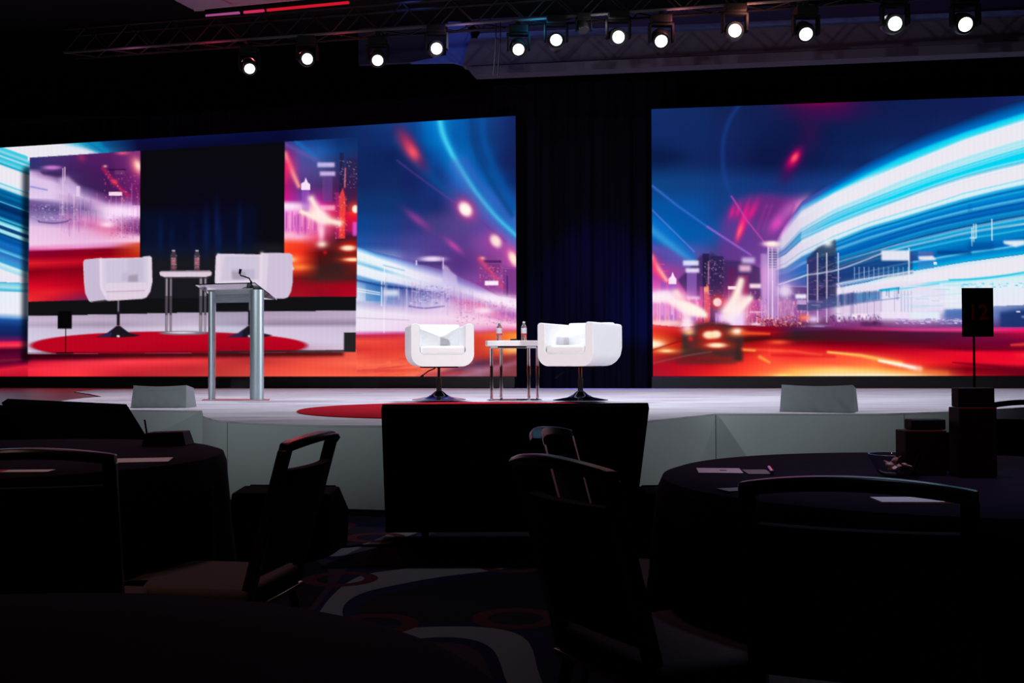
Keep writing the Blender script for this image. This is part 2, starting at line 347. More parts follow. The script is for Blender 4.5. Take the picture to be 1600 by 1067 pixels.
    c.poly([(1154, 440), (1161, 440), (1156, 462), (1170, 464), (1172, 472), (1152, 494), (1146, 508), (1126, 500), (1132, 486), (1146, 468)], (255, 238, 232), .8, blur=3); c.glow(1148, 486, 16, 16, (255, 236, 240), .8)
    c.glow(1150, 505, 12, 10, (240, 220, 255), .8); c.rect(1020, 503, 1062, 510, (255, 214, 224), .7, blur=2); c.glow(1074, 508, 8, 14, (255, 232, 246), .9)
    for k in range(70):
        x = rng.uniform(1165, 1262); y = rng.uniform(470, 495); c.rect(x, y, x + rng.uniform(.5, 1.1), y + rng.uniform(10, 26), [(250, 190, 230), (110, 50, 120), (200, 110, 180), (255, 214, 226)][rng.integers(4)], rng.uniform(.25, .7))
    # tower with the bright crown and its neighbours
    c.rect(1187, 398, 1197, 500, (210, 170, 232), .55, blur=1)
    c.rect(1197, 384, 1214, 500, (176, 134, 200), .85); c.rect(1199, 392, 1212, 420, (64, 54, 110), .8); c.glow(1204, 430, 12, 30, (232, 200, 244), .6)
    for yy in range(393, 420, 4): c.rect(1199, yy, 1212, yy + .9, (214, 190, 236), .8)
    for xx in (1198, 1204, 1213): c.rect(xx, 388, xx + 1.3, 500, (240, 220, 250), .8)
    c.glow(1205, 383, 15, 5, (255, 210, 214), 1, 0, 1.6); c.glow(1205, 382, 11, 3, (255, 246, 240), 1)
    c.rect(1204, 440, 1206, 500, (250, 215, 240), .8)
    # light fan
    S = [1205, 1225, 1250, 1300, 1350, 1400, 1450, 1500, 1550, 1600, 1680]
    def cl(l, m, r): return [l, l, tuple((np.array(l) + m) / 2), m, tuple((np.array(m) * .6 + np.array(r) * .4)), r, r, r, r, r, r]
    lil = (214, 206, 232); lb = (98, 130, 190); cy = (0, 212, 242); pc = (172, 230, 242)
    rows = [
        ([386, 352, 316, 284, 255, 226, 204, 185, 166, 150, 128], cl((150, 90, 180), (18, 60, 134), (14, 32, 88))),
        ([387, 354, 322, 292, 263, 238, 217, 198, 180, 163, 140], cl((170, 100, 190), (0, 100, 185), (0, 92, 172))),
        ([388, 358, 325, 297, 270, 244, 223, 204, 187, 170, 147], cl((210, 140, 210), (0, 170, 226), (0, 112, 198))),
        ([389, 361, 328, 299, 273, 249, 228, 208, 191, 175, 152], cl((214, 170, 220), (0, 190, 236), (0, 206, 240))),
        ([390, 366, 333, 304, 279, 257, 236, 215, 198, 181, 158], cl((226, 200, 230), W, (60, 220, 242))),
        ([391, 370, 337, 308, 283, 261, 240, 219, 202, 186, 163], cl(lil, W, W)),
        ([401, 383, 355, 325, 304, 281, 261, 243, 227, 212, 193], cl(lil, W, W)),
        ([402, 385, 358, 328, 307, 285, 265, 247, 230, 215, 196], cl((170, 180, 218), pc, pc)),
        ([403, 388, 361, 333, 312, 292, 273, 256, 240, 225, 207], cl((160, 180, 220), (150, 214, 236), pc)),
        ([404, 390, 364, 336, 315, 295, 276, 259, 243, 228, 210], cl((80, 124, 190), (20, 180, 226), cy)),
        ([408, 396, 372, 348, 327, 309, 290, 273, 259, 247, 229], cl((130, 150, 205), (30, 196, 236), cy)),
        ([409, 398, 375, 351, 331, 312, 293, 276, 263, 251, 232], cl((70, 110, 180), (0, 170, 220), (0, 170, 214))),
        ([410, 400, 378, 354, 334, 315, 296, 280, 266, 254, 236], cl(lil, W, W)),
        ([420, 412, 393, 368, 348, 332, 317, 300, 288, 276, 260], cl(lil, W, W)),
        ([421, 413, 395, 370, 350, 334, 319, 302, 290, 278, 262], cl((150, 170, 215), (130, 214, 236), (130, 220, 240))),
        ([422, 414, 396, 372, 352, 336, 321, 304, 292, 280, 265], cl(lil, (226, 240, 246), (226, 242, 247))),
        ([424, 418, 400, 377, 356, 341, 325, 310, 297, 286, 271], cl(lil, (210, 236, 244), (210, 240, 246))),
        ([426, 421, 404, 380, 359, 344, 328, 313, 300, 289, 274], cl(lb, (20, 140, 214), (0, 150, 214))),
        ([430, 426, 410, 388, 370, 355, 340, 327, 316, 306, 292], cl((110, 130, 200), (10, 120, 205), (0, 120, 205))),
        ([432, 429, 414, 392, 374, 358, 343, 330, 319, 309, 295], cl((100, 120, 200), (120, 200, 236), (90, 196, 236))),
        ([434, 431, 417, 394, 376, 360, 345, 333, 322, 312, 298], cl((90, 110, 190), (0, 96, 185), (0, 84, 172))),
        ([436, 435, 424, 404, 388, 370, 355, 344, 333, 324, 310], cl((90, 110, 190), (0, 90, 180), (0, 100, 185))),
        ([438, 437, 428, 408, 393, 377, 362, 350, 341, 332, 318], cl((90, 110, 190), (0, 130, 200), (0, 160, 220))),
        ([439, 438, 430, 411, 396, 380, 366, 355, 344, 335, 321], cl((90, 110, 190), (0, 80, 130), (0, 100, 165))),
        ([440, 439, 432, 414, 400, 386, 372, 360, 350, 340, 326], cl((90, 110, 190), (20, 110, 170), (0, 160, 214))),
        ([442, 442, 440, 420, 408, 396, 384, 374, 366, 356, 342], cl((110, 110, 190), (20, 80, 150), (0, 140, 205))),
        ([444, 446, 446, 436, 424, 411, 400, 390, 384, 376, 362], cl((130, 110, 190), (30, 70, 140), (0, 96, 180))),
        ([446, 448, 448, 444, 434, 420, 412, 403, 396, 389, 376], cl((130, 110, 190), (40, 90, 160), (0, 140, 210))),
        ([448, 450, 450, 449, 440, 427, 418, 409, 402, 395, 384], cl((130, 110, 190), (190, 200, 230), (0, 180, 228))),
    ]
    c.layers(S, rows, 1208, 1680, fade=12)
    c.layers(S[3:], [([452, 442, 428, 419, 410, 403, 396, 384], (190, 232, 244)), ([456, 448, 434, 426, 417, 409, 402, 392], W), ([470, 460, 447, 440, 435, 429, 423, 412], W),
                     ([472, 462, 450, 442, 437, 432, 426, 415], (110, 220, 240)), ([476, 466, 454, 446, 442, 436, 431, 420], (210, 236, 244)), ([486, 480, 470, 462, 456, 450, 446, 440], (226, 236, 246)), ([494, 492, 489, 486, 482, 478, 476, 470], (232, 232, 246))], 1290, 1680, fade=25)
    # two bright thin trails
    c.curve([(1215, 446), (1260, 430), (1300, 412), (1350, 397), (1400, 382.5), (1450, 370), (1500, 358), (1550, 348), (1600, 338.5), (1680, 324)], (.9, 2.2), (232, 240, 248), .95)
    c.curve([(1262, 436), (1300, 420), (1350, 403), (1400, 389), (1450, 377), (1500, 365), (1550, 356), (1600, 348), (1680, 336)], (.9, 2.0), (226, 236, 247), .9)
    c.curve([(1300, 424), (1350, 409), (1400, 396), (1450, 385), (1500, 374), (1550, 366), (1600, 357), (1680, 346)], 1.1, (60, 190, 232), .8)
    c.curve([(1330, 430), (1400, 414), (1450, 405), (1500, 396), (1550, 389), (1600, 380), (1680, 366)], 1.3, (120, 214, 240), .85)
    for k in range(46):   # fine trails inside the fan
        t = rng.uniform(); A = rows[rng.integers(16, 27)][0]; B = rows[min(27, rng.integers(17, 28))][0]
        pts = [(S[i], A[i] * t + B[i] * (1 - t)) for i in range(3, 11)]; c.curve(pts, rng.uniform(.6, 1.4), [(0, 150, 220), (0, 80, 160), (60, 200, 236), (20, 60, 140)][rng.integers(4)], rng.uniform(.15, .45), n=5)
    for k in range(30):
        t = rng.uniform(); A = rows[rng.integers(5, 15)][0]; pts = [(S[i], A[i] + t * 8) for i in range(2, 11)]
        c.curve(pts, rng.uniform(.7, 1.6), [(180, 228, 244), (240, 244, 250)][rng.integers(2)], rng.uniform(.1, .35), n=5)
    # glass office block on the right of the fan
    c.poly([(1258, 405), (1274, 388), (1302, 375), (1304, 470), (1258, 470)], (34, 34, 74), .75, blur=1)
    c.poly([(1274, 390), (1283, 384), (1300, 380), (1303, 400), (1274, 404)], (60, 84, 110), .6); c.glow(1290, 381, 7, 6, (236, 244, 244), .9)
    c.rect(1258, 404, 1274, 470, (60, 50, 110), .55)
    c.poly([(1304, 414), (1374, 392), (1420, 396), (1420, 428), (1330, 440), (1304, 446)], (30, 50, 110), .6, blur=1)
    for k in range(60): x = rng.uniform(1258, 1304); y = rng.uniform(392, 468); c.rect(x, y, x + rng.uniform(1, 6), y + .9, (130, 140, 200), rng.uniform(.2, .6))
    for x in (1258, 1273.5, 1287.5, 1305): c.rect(x, 396 if x > 1265 else 414, x + 1.6, 505, (236, 226, 246), .85)
    for x in np.arange(1330, 1415, 7.5): c.rect(x, 418, x + 1, 438, (196, 220, 242), .7)
    c.curve([(1258, 431), (1300, 424), (1340, 410), (1375, 396)], 1.2, (214, 220, 244), .8); c.curve([(1304, 445), (1340, 438), (1400, 428), (1420, 424)], 1.4, (226, 232, 248), .9)
    c.rect(1372, 392, 1416, 408, (238, 236, 246), .95, blur=1); c.rect(1413.5, 388, 1415.2, 440, (226, 240, 248), .9); c.rect(1415, 393, 1428, 408, (60, 60, 130), .5)
    c.poly([(1428, 401), (1451, 400), (1456, 407), (1430, 407)], (246, 234, 242), .95, blur=1); c.rect(1429, 394, 1452, 399, (150, 90, 160), .6, blur=1); c.rect(1452, 410, 1457, 414, (240, 244, 250), .95)
    c.rect(1428, 408, 1452, 420, (80, 130, 200), .5); c.rect(1457, 392, 1510, 398, (0, 60, 130), .7, blur=1)
    c.poly([(1559, 376.5), (1592, 375), (1594, 381), (1578, 386), (1560, 381)], (236, 240, 248), .95, blur=1)
    for x, ya, yb in ((1510, 356, 385), (1513, 350, 378), (1516.5, 350, 372), (1541, 342, 376)): c.rect(x, ya, x + 1.7, yb, (214, 238, 246), .9)
    c.rect(1508, 371, 1518, 373, (214, 238, 246), .9); c.rect(1504, 378, 1545, 392, (0, 60, 130), .35, blur=2); c.rect(1505, 318, 1512, 340, (0, 100, 180), .3)
    # glazed hall facade under the lower band
    c.poly([(1304, 452), (1370, 444), (1425, 440), (1470, 450), (1470, 500), (1304, 502)], (230, 220, 242), .75, blur=2)
    c.poly([(1304, 462), (1370, 455), (1370, 470), (1304, 480)], (52, 96, 160), .75, blur=1); c.poly([(1368, 453), (1400, 449), (1400, 452), (1369, 457)], (0, 172, 214), .9); c.poly([(1258, 474), (1304, 465), (1304, 480), (1258, 488)], (66, 76, 130), .9, blur=1)
    c.rect(1335, 462, 1366, 468, (60, 150, 200), .5, blur=1)
    for x in np.arange(1308, 1420, 5.2): c.rect(x, 455, x + .9, 498, (110, 120, 180) if rng.uniform() > .4 else (240, 230, 248), rng.uniform(.35, .8))
    c.rect(1304, 448, 1309, 504, (246, 232, 246), .9); c.rect(1314, 456, 1317, 500, (240, 230, 246), .85); c.rect(1324, 458, 1329, 498, (90, 80, 140), .5)
    c.line([(1310, 442), (1368, 428), (1400, 422)], .8, (120, 140, 190), .6); c.line([(1326, 476), (1370, 470), (1400, 466)], .8, (100, 120, 180), .7)
    c.rect(1326, 491, 1352, 498, (255, 240, 252), .95, blur=1); c.rect(1370, 488, 1414, 498, (238, 226, 246), .9); c.rect(1415, 488, 1461, 499, (226, 236, 248), .9, blur=1)
    c.rect(1468, 484, 1503, 498, (40, 96, 170), .65, blur=2); c.rect(1462, 490, 1500, 506, (90, 100, 170), .4, blur=2)
    c.poly([(1553, 488), (1600, 484), (1680, 480), (1680, 512), (1553, 512)], (24, 48, 110), .85, blur=2)
    c.rect(1578, 486, 1584, 488, (240, 244, 250), .9); c.rect(1586, 494, 1640, 496, (220, 226, 246), .8, blur=1)
    c.speck(1490, 442, 1600, 449, 90, [(0, 200, 236), (230, 240, 246)], (1.5, 6), (.8, 1.8), (.3, .8)); c.curve([(1476, 438), (1520, 436), (1560, 431), (1600, 424), (1680, 414)], 1.3, (0, 190, 226), .9)
    c.curve([(1380, 456), (1430, 448), (1460, 444)], 1.2, (60, 210, 236), .7); c.line([(1400, 467), (1460, 462), (1500, 458)], 1, (190, 226, 240), .7)
    c.speck(1390, 498, 1500, 506, 90, [(120, 100, 180), (236, 226, 250), (190, 170, 226)], (2, 8), (.8, 2), (.4, .9))
    c.poly([(1304, 462), (1330, 458), (1330, 476), (1304, 482)], (60, 70, 130), .6, blur=1); c.poly([(1306, 480), (1372, 470), (1372, 490), (1306, 494)], (214, 180, 220), .5, blur=2)
    for k in range(26):
        x = rng.uniform(1306, 1400); y = np.interp(x, [1304, 1400], [462, 450]); c.rect(x, y, x + rng.uniform(.7, 1.6), y + rng.uniform(8, 20), (46, 80, 140), rng.uniform(.3, .8))
    for k in range(24):
        x = rng.uniform(1400, 1470); y = rng.uniform(446, 480); c.rect(x, y, x + rng.uniform(10, 40), y + rng.uniform(.8, 1.8), [(150, 214, 236), (206, 226, 242), (240, 240, 248)][rng.integers(3)], rng.uniform(.3, .7))
    for k in range(40):
        x = rng.uniform(1260, 1303); y = rng.uniform(430, 500); c.rect(x, y, x + rng.uniform(3, 14), y + rng.uniform(.7, 1.6), [(150, 120, 190), (60, 60, 130), (206, 150, 200)][rng.integers(3)], rng.uniform(.2, .6))
    # street-level clutter
    c.glow(1224, 456, 11, 11, (250, 246, 255), 1, 0, 1.5); c.glow(1224, 456, 20, 19, (200, 150, 220), .4)
    c.rect(1240, 461, 1257, 468, (240, 236, 252), .95, blur=1); c.rect(1243, 470, 1257, 477, (200, 170, 220), .8); c.rect(1243, 477, 1257, 486, (70, 70, 120), .8); c.rect(1243, 490, 1257, 504, (150, 70, 140), .6)
    c.rect(1213, 468, 1236, 505, (200, 140, 190), .5, blur=2); c.speck(1180, 494, 1260, 512, 200, [(255, 120, 60), (255, 190, 150), (180, 20, 60), (120, 20, 60)], (1, 2.4), (.8, 2), (.4, .9))
    c.poly([(1244, 494), (1262, 493), (1262, 502), (1250, 502)], (255, 120, 90), .85, blur=2); c.glow(1268, 500, 9, 6, (236, 210, 250), .9); c.glow(1275, 512, 16, 3.5, (190, 180, 236), .8); c.glow(1262, 516, 22, 4, (84, 70, 130), .7)
    c.speck(1290, 492, 1370, 508, 80, [(90, 40, 100), (150, 70, 150), (60, 30, 80)], (1, 3), (2, 6), (.3, .7))
    c.rect(1290, 503, 1345, 513, (150, 60, 140), .55, blur=3); c.rect(1340, 503, 1372, 510, (80, 26, 80), .7, blur=2)
    # road of light
    X = [1020, 1060, 1110, 1160, 1200, 1240, 1300, 1360, 1420, 1500, 1600, 1680]
    def C(*v): return list(v)
    c.layers(X, [
        ([509, 513, 509, 510, 511, 513, 511, 511, 512, 511, 511, 511], C((240, 90, 90), (200, 40, 60), (110, 20, 60), (150, 20, 50), (150, 10, 40), (84, 24, 60), (120, 50, 120), (140, 50, 120), (150, 60, 140), (150, 60, 140), (130, 60, 140), (130, 60, 140))),
        ([517, 517, 516, 516, 516, 517, 514, 515, 516, 516, 515, 515], C((232, 50, 40), (214, 40, 40), (70, 30, 50), (130, 10, 30), (140, 0, 30), (70, 30, 70), (104, 32, 90), (180, 40, 110), (214, 60, 130), (244, 60, 140), (255, 14, 100), (255, 14, 100))),
        ([524, 523, 522, 521, 520, 520, 518, 519, 520, 521, 522, 522], C((240, 70, 40), (190, 20, 20), (56, 30, 36), (180, 30, 20), (170, 10, 24), (56, 26, 50), (76, 16, 44), (80, 16, 44), (74, 20, 56), (90, 20, 60), (180, 10, 60), (180, 10, 60))),
        ([533, 532, 530, 531, 530, 530, 530, 532, 533, 535, 535, 535], C((255, 120, 60), (150, 20, 20), (58, 38, 38), (62, 20, 20), (110, 6, 20), (58, 24, 26), (70, 18, 30), (74, 20, 36), (78, 12, 40), (110, 6, 50), (110, 0, 50), (110, 0, 50))),
        ([541, 541, 541, 541, 538, 538, 538, 539, 542, 546, 546, 546], C((236, 40, 24), (190, 20, 20), (66, 36, 34), (170, 20, 20), (190, 14, 24), (140, 4, 24), (120, 0, 24), (120, 0, 26), (130, 6, 34), (110, 0, 30), (130, 4, 36), (130, 4, 36))),
        ([553, 551, 552, 550, 548, 547, 547, 548, 550, 551, 552, 552], C((200, 36, 34), (130, 30, 34), (76, 30, 30), (170, 20, 20), (240, 50, 40), (226, 30, 36), (200, 8, 30), (190, 4, 30), (200, 8, 36), (236, 10, 44), (236, 0, 46), (236, 0, 46))),
        ([562, 562, 562, 560, 558, 557, 557, 560, 566, 566, 568, 568], C((190, 30, 40), (120, 24, 30), (120, 16, 24), (226, 36, 30), (255, 66, 50), (240, 40, 40), (255, 76, 50), (255, 90, 56), (250, 40, 40), (226, 8, 34), (246, 16, 48), (246, 16, 48))),
        ([574, 574, 574, 572, 570, 568, 569, 572, 576, 576, 577, 577], C((170, 14, 36), (190, 12, 34), (205, 18, 34), (250, 54, 40), (255, 84, 54), (255, 84, 54), (255, 92, 60), (255, 130, 64), (240, 60, 40), (120, 0, 22), (110, 0, 26), (110, 0, 26))),
        ([582, 582, 582, 581, 581, 579, 578, 579, 581, 583, 583, 583], C((170, 20, 40), (196, 14, 36), (226, 30, 34), (255, 66, 44), (255, 104, 60), (255, 160, 70), (255, 206, 110), (255, 190, 90), (255, 140, 60), (150, 8, 24), (100, 0, 24), (100, 0, 24))),
        ([591, 591, 591, 591, 591, 590, 589, 589, 589, 589, 588, 588], C((160, 24, 44), (196, 14, 36), (236, 40, 36), (255, 80, 50), (255, 150, 70), (255, 190, 80), (250, 240, 226), (252, 240, 214), (255, 206, 120), (190, 20, 24), (96, 0, 22), (96, 0, 22)))], 1010, 1680)
    # car silhouette with tail lights
    c.poly([(1067, 524), (1082, 522), (1086, 510), (1110, 504), (1140, 508), (1146, 520), (1160, 524), (1160, 566), (1150, 566), (1142, 560), (1080, 558), (1067, 560)], (56, 42, 44), .8, blur=2)
    c.rect(1068, 525, 1076, 556, (52, 40, 40), .8, blur=2); c.rect(1148, 530, 1158, 564, (56, 34, 36), .85, blur=2); c.poly([(1060, 566), (1150, 560), (1150, 570), (1060, 570)], (70, 42, 38), .6, blur=2)
    c.line([(1020, 570), (1070, 558), (1112, 551)], 1.6, (150, 80, 84), .5); c.poly([(1080, 562), (1110, 553), (1130, 560), (1140, 566)], (120, 34, 34), .7, blur=2)
    for x, y, rx, ry in ((1106, 525, 9, 7), (1118, 525, 9, 7)): c.glow(x, y, rx + 6, ry + 4, (232, 20, 14), .8); 
    c.glow(1108, 525, 9, 6, (255, 246, 214), 1, 0, 2); c.glow(1119, 524, 8, 6, (255, 246, 220), 1, 0, 2); c.glow(1113, 526, 9, 5, (255, 226, 170), .9)
    c.glow(1118, 541, 24, 7, (240, 36, 14), .9); c.glow(1120, 541, 15, 4, (255, 240, 200), 1, 0, 1.6)
    c.glow(1080, 531, 4, 4, (250, 30, 30), .8); c.glow(1075, 515, 9, 8, (255, 226, 236), .9); c.glow(1078, 521, 7, 4, (255, 200, 120), .8)
    c.glow(1150, 521, 13, 6, (255, 110, 40), .9); c.glow(1151, 519, 8, 5, (255, 244, 226), 1); c.line([(1160, 522), (1200, 523)], (3, 2), (255, 90, 40), .8)
    c.glow(1024, 540, 26, 9, (255, 110, 40), .9); c.glow(1024, 540, 17, 7, (255, 244, 214), 1, 0, 1.5); c.glow(1044, 550, 20, 4.5, (255, 130, 50), .9); c.glow(1043, 550, 10, 2.3, (255, 236, 180), .9)
    c.line([(1010, 553), (1066, 534)], 1.6, (120, 10, 10), .6); c.line([(1160, 547), (1220, 549)], (3, 2), (255, 74, 50), .8); c.line([(1162, 548), (1178, 549)], 2, (255, 170, 80), .8)
    c.line([(1186, 559), (1200, 567)], (3, 2), (255, 170, 70), .8); c.line([(1165, 533), (1200, 529)], 3, (70, 14, 14), .7)
    c.glow(1214, 536, 16, 3.5, (255, 90, 50), .9); c.line([(1200, 549), (1240, 550), (1280, 556)], 2.2, (255, 90, 60), .7); c.line([(1205, 556), (1300, 558)], 2.5, (210, 14, 30), .5)
    c.line([(1290, 551), (1340, 556), (1378, 564), (1400, 569)], (2, 4.5), (255, 190, 90), .95); c.line([(1368, 564), (1400, 570), (1430, 577)], (2, 4.6), (255, 244, 226), 1); c.line([(1428, 578), (1470, 584)], (5, 6), (255, 120, 50), .5)
    c.glow(1222, 588, 14, 3, (255, 226, 110), .9); c.glow(1340, 590, 95, 6, (255, 244, 226), .9); c.glow(1300, 583, 60, 5, (255, 210, 110), .5)
    c.line([(1480, 566), (1540, 572), (1620, 582)], (1, 5), (110, 0, 26), .7); c.line([(1570, 539), (1620, 536)], (2, 4), (255, 60, 50), .8); c.glow(1606, 555, 24, 5, (255, 70, 60), .7)
    return c

def street_scene(c, ox, oy, sx, sy, pink):
    """the same city picture is cropped differently inside the live feed"""

def paint_left():
    c = Canvas(-90, 172, 815, 596)
    Z = [-90, -20, 0, 45, 120, 200, 260, 440, 560, 620, 680, 740, 770, 809]
    sky = (14, 44, 104)
    c.field([-90, 0, 60, 120, 170, 215, 440, 560, 610, 640, 680, 720, 760, 809], [180, 215, 245, 280, 320, 350, 380, 410, 440, 470, 520], [
        [W, W, W, W, (60, 150, 200), (14, 22, 70), (10, 18, 60), (18, 48, 110), (18, 60, 130), (14, 66, 140), (0, 120, 200), (12, 80, 160), (20, 60, 130), (20, 36, 96)],
        [W, W, W, W, (30, 120, 180), (12, 18, 60), (10, 18, 60), (16, 40, 100), (16, 46, 110), (14, 60, 134), (0, 100, 184), (10, 74, 150), (16, 56, 120), (18, 34, 92)],
        [W, W, W, W, (20, 80, 140), (10, 18, 56), (8, 16, 56), (15, 38, 96), (14, 34, 90), (18, 40, 104), (10, 70, 150), (14, 90, 170), (14, 60, 130), (20, 36, 92)],
        [W, W, W, W, W, W, (12, 26, 70), (16, 38, 92), (16, 40, 96), (20, 34, 96), (18, 50, 120), (40, 90, 180), (10, 84, 160), (14, 40, 104)],
        [W, W, W, W, W, W, (12, 26, 70), (16, 52, 112), (16, 52, 112), (20, 46, 110), (26, 44, 110), (70, 60, 140), (60, 100, 190), (20, 80, 160)],
        [W, W, W, W, W, W, (12, 26, 70), (14, 66, 140), (26, 60, 130), (40, 52, 124), (70, 60, 130), (84, 66, 140), (90, 70, 160), (70, 110, 196)],
        [W, W, W, W, W, W, (12, 26, 70), (30, 80, 160), (50, 70, 150), (70, 66, 146), (80, 60, 140), (90, 60, 140), (130, 70, 160), (150, 90, 180)],
        [W, W, W, W, W, W, (12, 26, 70), (200, 226, 246), (150, 170, 220), (110, 100, 180), (86, 62, 140), (84, 50, 130), (130, 60, 140), (170, 80, 170)],
        [W, W, W, W, W, W, (12, 26, 70), (200, 220, 244), (226, 232, 248), (210, 210, 240), (170, 150, 214), (120, 80, 160), (150, 70, 160), (180, 90, 180)],
        [W, W, W, W, W, W, (12, 26, 70), (170, 190, 230), (190, 200, 236), (200, 196, 236), (210, 186, 232), (200, 150, 214), (190, 120, 200), (200, 130, 210)],
        [W, W, W, W, W, W, (12, 26, 70), (236, 228, 244), (238, 226, 244), (238, 222, 242), (238, 210, 236), (236, 190, 226), (236, 170, 220), (240, 170, 214)]])
    # left strip: slanting cyan and white trails
    sl = 0.30
    X = [-90, 0, 60, 130]
    def sh(y): return [y - 90 * sl, y, y + 60 * .36, y + 130 * .36]
    wr = [(228, (140, 220, 236)), (231, (40, 196, 226)), (236, (150, 214, 228)), (240, (20, 184, 220)), (243, (190, 226, 236)), (246, (40, 190, 220)), (252, (110, 214, 230)), (255, (0, 160, 200)), (258, W), (274, W), (284, (226, 236, 244)),
          (286, (90, 200, 224)), (288, (214, 234, 240)), (292, (190, 226, 238)), (295, (0, 120, 176)), (300, (0, 84, 140)), (303, (0, 110, 170)), (308, (0, 74, 130)), (313, (10, 90, 150)), (314.5, (90, 210, 232)), (316, (0, 60, 120)), (324, (4, 40, 92)), (330, (0, 78, 140)),
          (336, (0, 62, 120)), (341, (60, 190, 220)), (343, (0, 80, 140)), (346, (110, 220, 236)), (350, (190, 236, 242)), (352, (0, 70, 130)), (356, (20, 60, 110)), (358, (170, 232, 242)), (362, (150, 226, 240)), (364, (0, 60, 120)),
          (367, (10, 90, 160)), (372, (0, 80, 160)), (378, (20, 110, 190)), (386, (20, 100, 180)), (391, (90, 200, 232)), (394, (40, 110, 190)), (402, (60, 140, 206)), (408, (40, 160, 214)), (411, (214, 236, 244)), (418, (160, 220, 238)), (421, W), (440, (232, 230, 244))]
    c.layers(X, [(sh(y), col) for y, col in wr], -90, 60)
    c.layers([-90, 0, 60], [([438, 440, 443], (60, 170, 210)), ([440, 442, 445], (110, 200, 224)), ([446, 448, 451], (170, 226, 238)), ([452, 453, 456], (60, 180, 214)), ([454, 456, 458], (232, 238, 246)), ([486, 488, 491], (236, 236, 246)), ([493, 495, 498], (110, 160, 214)), ([498, 499, 502], (30, 80, 160)),
                             ([508, 510, 512], (14, 46, 110)), ([520, 522, 524], (20, 34, 92)), ([530, 532, 531], (110, 20, 90)), ([533, 535, 534], (240, 30, 80)), ([540, 540, 539], (250, 60, 80)), ([543, 543, 542], (180, 20, 60)), ([548, 547, 546], (74, 0, 36)),
                             ([560, 560, 556], (96, 6, 50)), ([563, 563, 560], (120, 20, 50)), ([570, 568, 563], (96, 4, 46)), ([576, 573, 566], (150, 8, 50)), ([580, 578, 570], (226, 30, 54)), ([590, 590, 590], (190, 14, 44))], -90, 62)
    # top strip above the live feed
    c.layers([-90, 0, 45, 80, 120, 160, 215, 300, 440, 560], [([228] * 2 + [225, 221, 217, 213, 209, 206, 200, 190], [(100, 200, 224), (140, 214, 232), W, W, (20, 160, 210), (10, 66, 130), (12, 14, 60), (14, 22, 74), (10, 10, 56), (16, 44, 104)]),
                                                             ([238, 236, 238, 236, 232, 228, 224, 216, 206, 200], [(100, 200, 224), (130, 214, 230), W, W, (130, 214, 236), (14, 90, 150), (12, 12, 56), (8, 14, 60), (8, 10, 52), (15, 42, 100)]),
                                                             ([248, 248, 250, 248, 244, 240, 238, 232, 224, 218], [W, W, W, W, W, (40, 130, 190), (12, 12, 50), (8, 8, 40), (6, 10, 44), (15, 42, 100)])], 42, 560)
    c.poly([(44, 225), (90, 222), (160, 238), (120, 243), (70, 244)], W, .9, blur=2); c.poly([(118, 219), (150, 216), (172, 238), (150, 238)], (0, 140, 190), .7, blur=2); c.line([(130, 217), (158, 236)], 1.6, (20, 110, 170), .7)
    # right part of the picture
    c.poly([(650, 180), (700, 176), (716, 240), (750, 300), (809, 372), (809, 340), (770, 300), (735, 230), (722, 178)], (0, 104, 190), .55, blur=8)
    c.poly([(655, 188), (690, 184), (712, 250), (760, 320), (720, 300), (680, 240)], (0, 110, 196), .6, blur=7)
    c.curve([(622, 215), (660, 260), (700, 300), (735, 322)], 9, (10, 84, 160), .5)
    c.curve([(684, 176), (692, 210), (705, 238), (722, 268), (745, 302), (775, 338), (812, 374)], (12, 7), (20, 146, 220), .6)
    c.curve([(684, 176), (691, 208), (704, 237), (722, 268), (745, 302), (775, 338), (812, 372)], (5, 3.2), (64, 206, 240), .95)
    c.curve([(710, 256), (735, 300), (770, 344), (809, 384)], 9, (76, 104, 196), .55); c.curve([(725, 250), (750, 286), (780, 320), (809, 346)], 7, (60, 100, 196), .5)
    c.curve([(752, 178), (756, 220), (772, 262), (800, 320)], 7, (8, 84, 166), .7); c.curve([(735, 178), (742, 230), (765, 280), (800, 335)], 5, (8, 62, 126), .6)
    c.glow(797, 250, 20, 22, (18, 30, 86), .7)
    c.glow(636, 224, 30, 13, (96, 30, 90), .85, 58, 1.3); c.glow(640, 230, 24, 9, (190, 54, 96), .9, 58); c.glow(645, 238, 13, 7, (246, 84, 104), .95, 52); c.glow(660, 256, 14, 8, (90, 24, 84), .5, 58)
    c.curve([(620, 250), (660, 280), (705, 312), (745, 340), (790, 376)], 1.8, (100, 56, 150), .5)
    c.glow(728, 324, 26, 18, (140, 60, 140), .7, 50); c.glow(728, 326, 17, 12.5, (230, 70, 150), .85, 52, 1.3); c.glow(727, 326, 13, 9.5, (255, 226, 224), 1, 52, 2.2); c.glow(727, 327, 9, 7, (255, 250, 240), 1, 52, 2)
    c.glow(775, 377, 17, 13, (190, 60, 150), .8, 52); c.glow(775, 376, 11.5, 8, (255, 226, 220), 1, 55, 2); c.glow(803, 402, 18, 11, (236, 80, 160), .9, 62, 1.4); c.glow(803, 404, 13, 6.5, (255, 232, 214), 1, 62, 1.8)
    c.glow(652, 342, 22, 6, (150, 60, 150), .85, 38); c.glow(710, 384, 16, 4.5, (196, 70, 166), .9, 40); c.glow(700, 420, 60, 20, (90, 50, 130), .5)
    # city behind
    c.poly([(749, 420), (750, 404), (755, 400), (785, 412), (809, 422), (809, 470), (745, 460)], (140, 60, 140), .6, blur=2)
    c.rect(757, 406, 784, 410, (70, 30, 90), .8); c.rect(760, 412, 782, 425, (120, 50, 120), .7); c.glow(754, 403, 4, 2.5, (255, 200, 180), .9); c.line([(750, 404), (768, 425), (790, 452)], (4, 3), (236, 70, 110), .6)
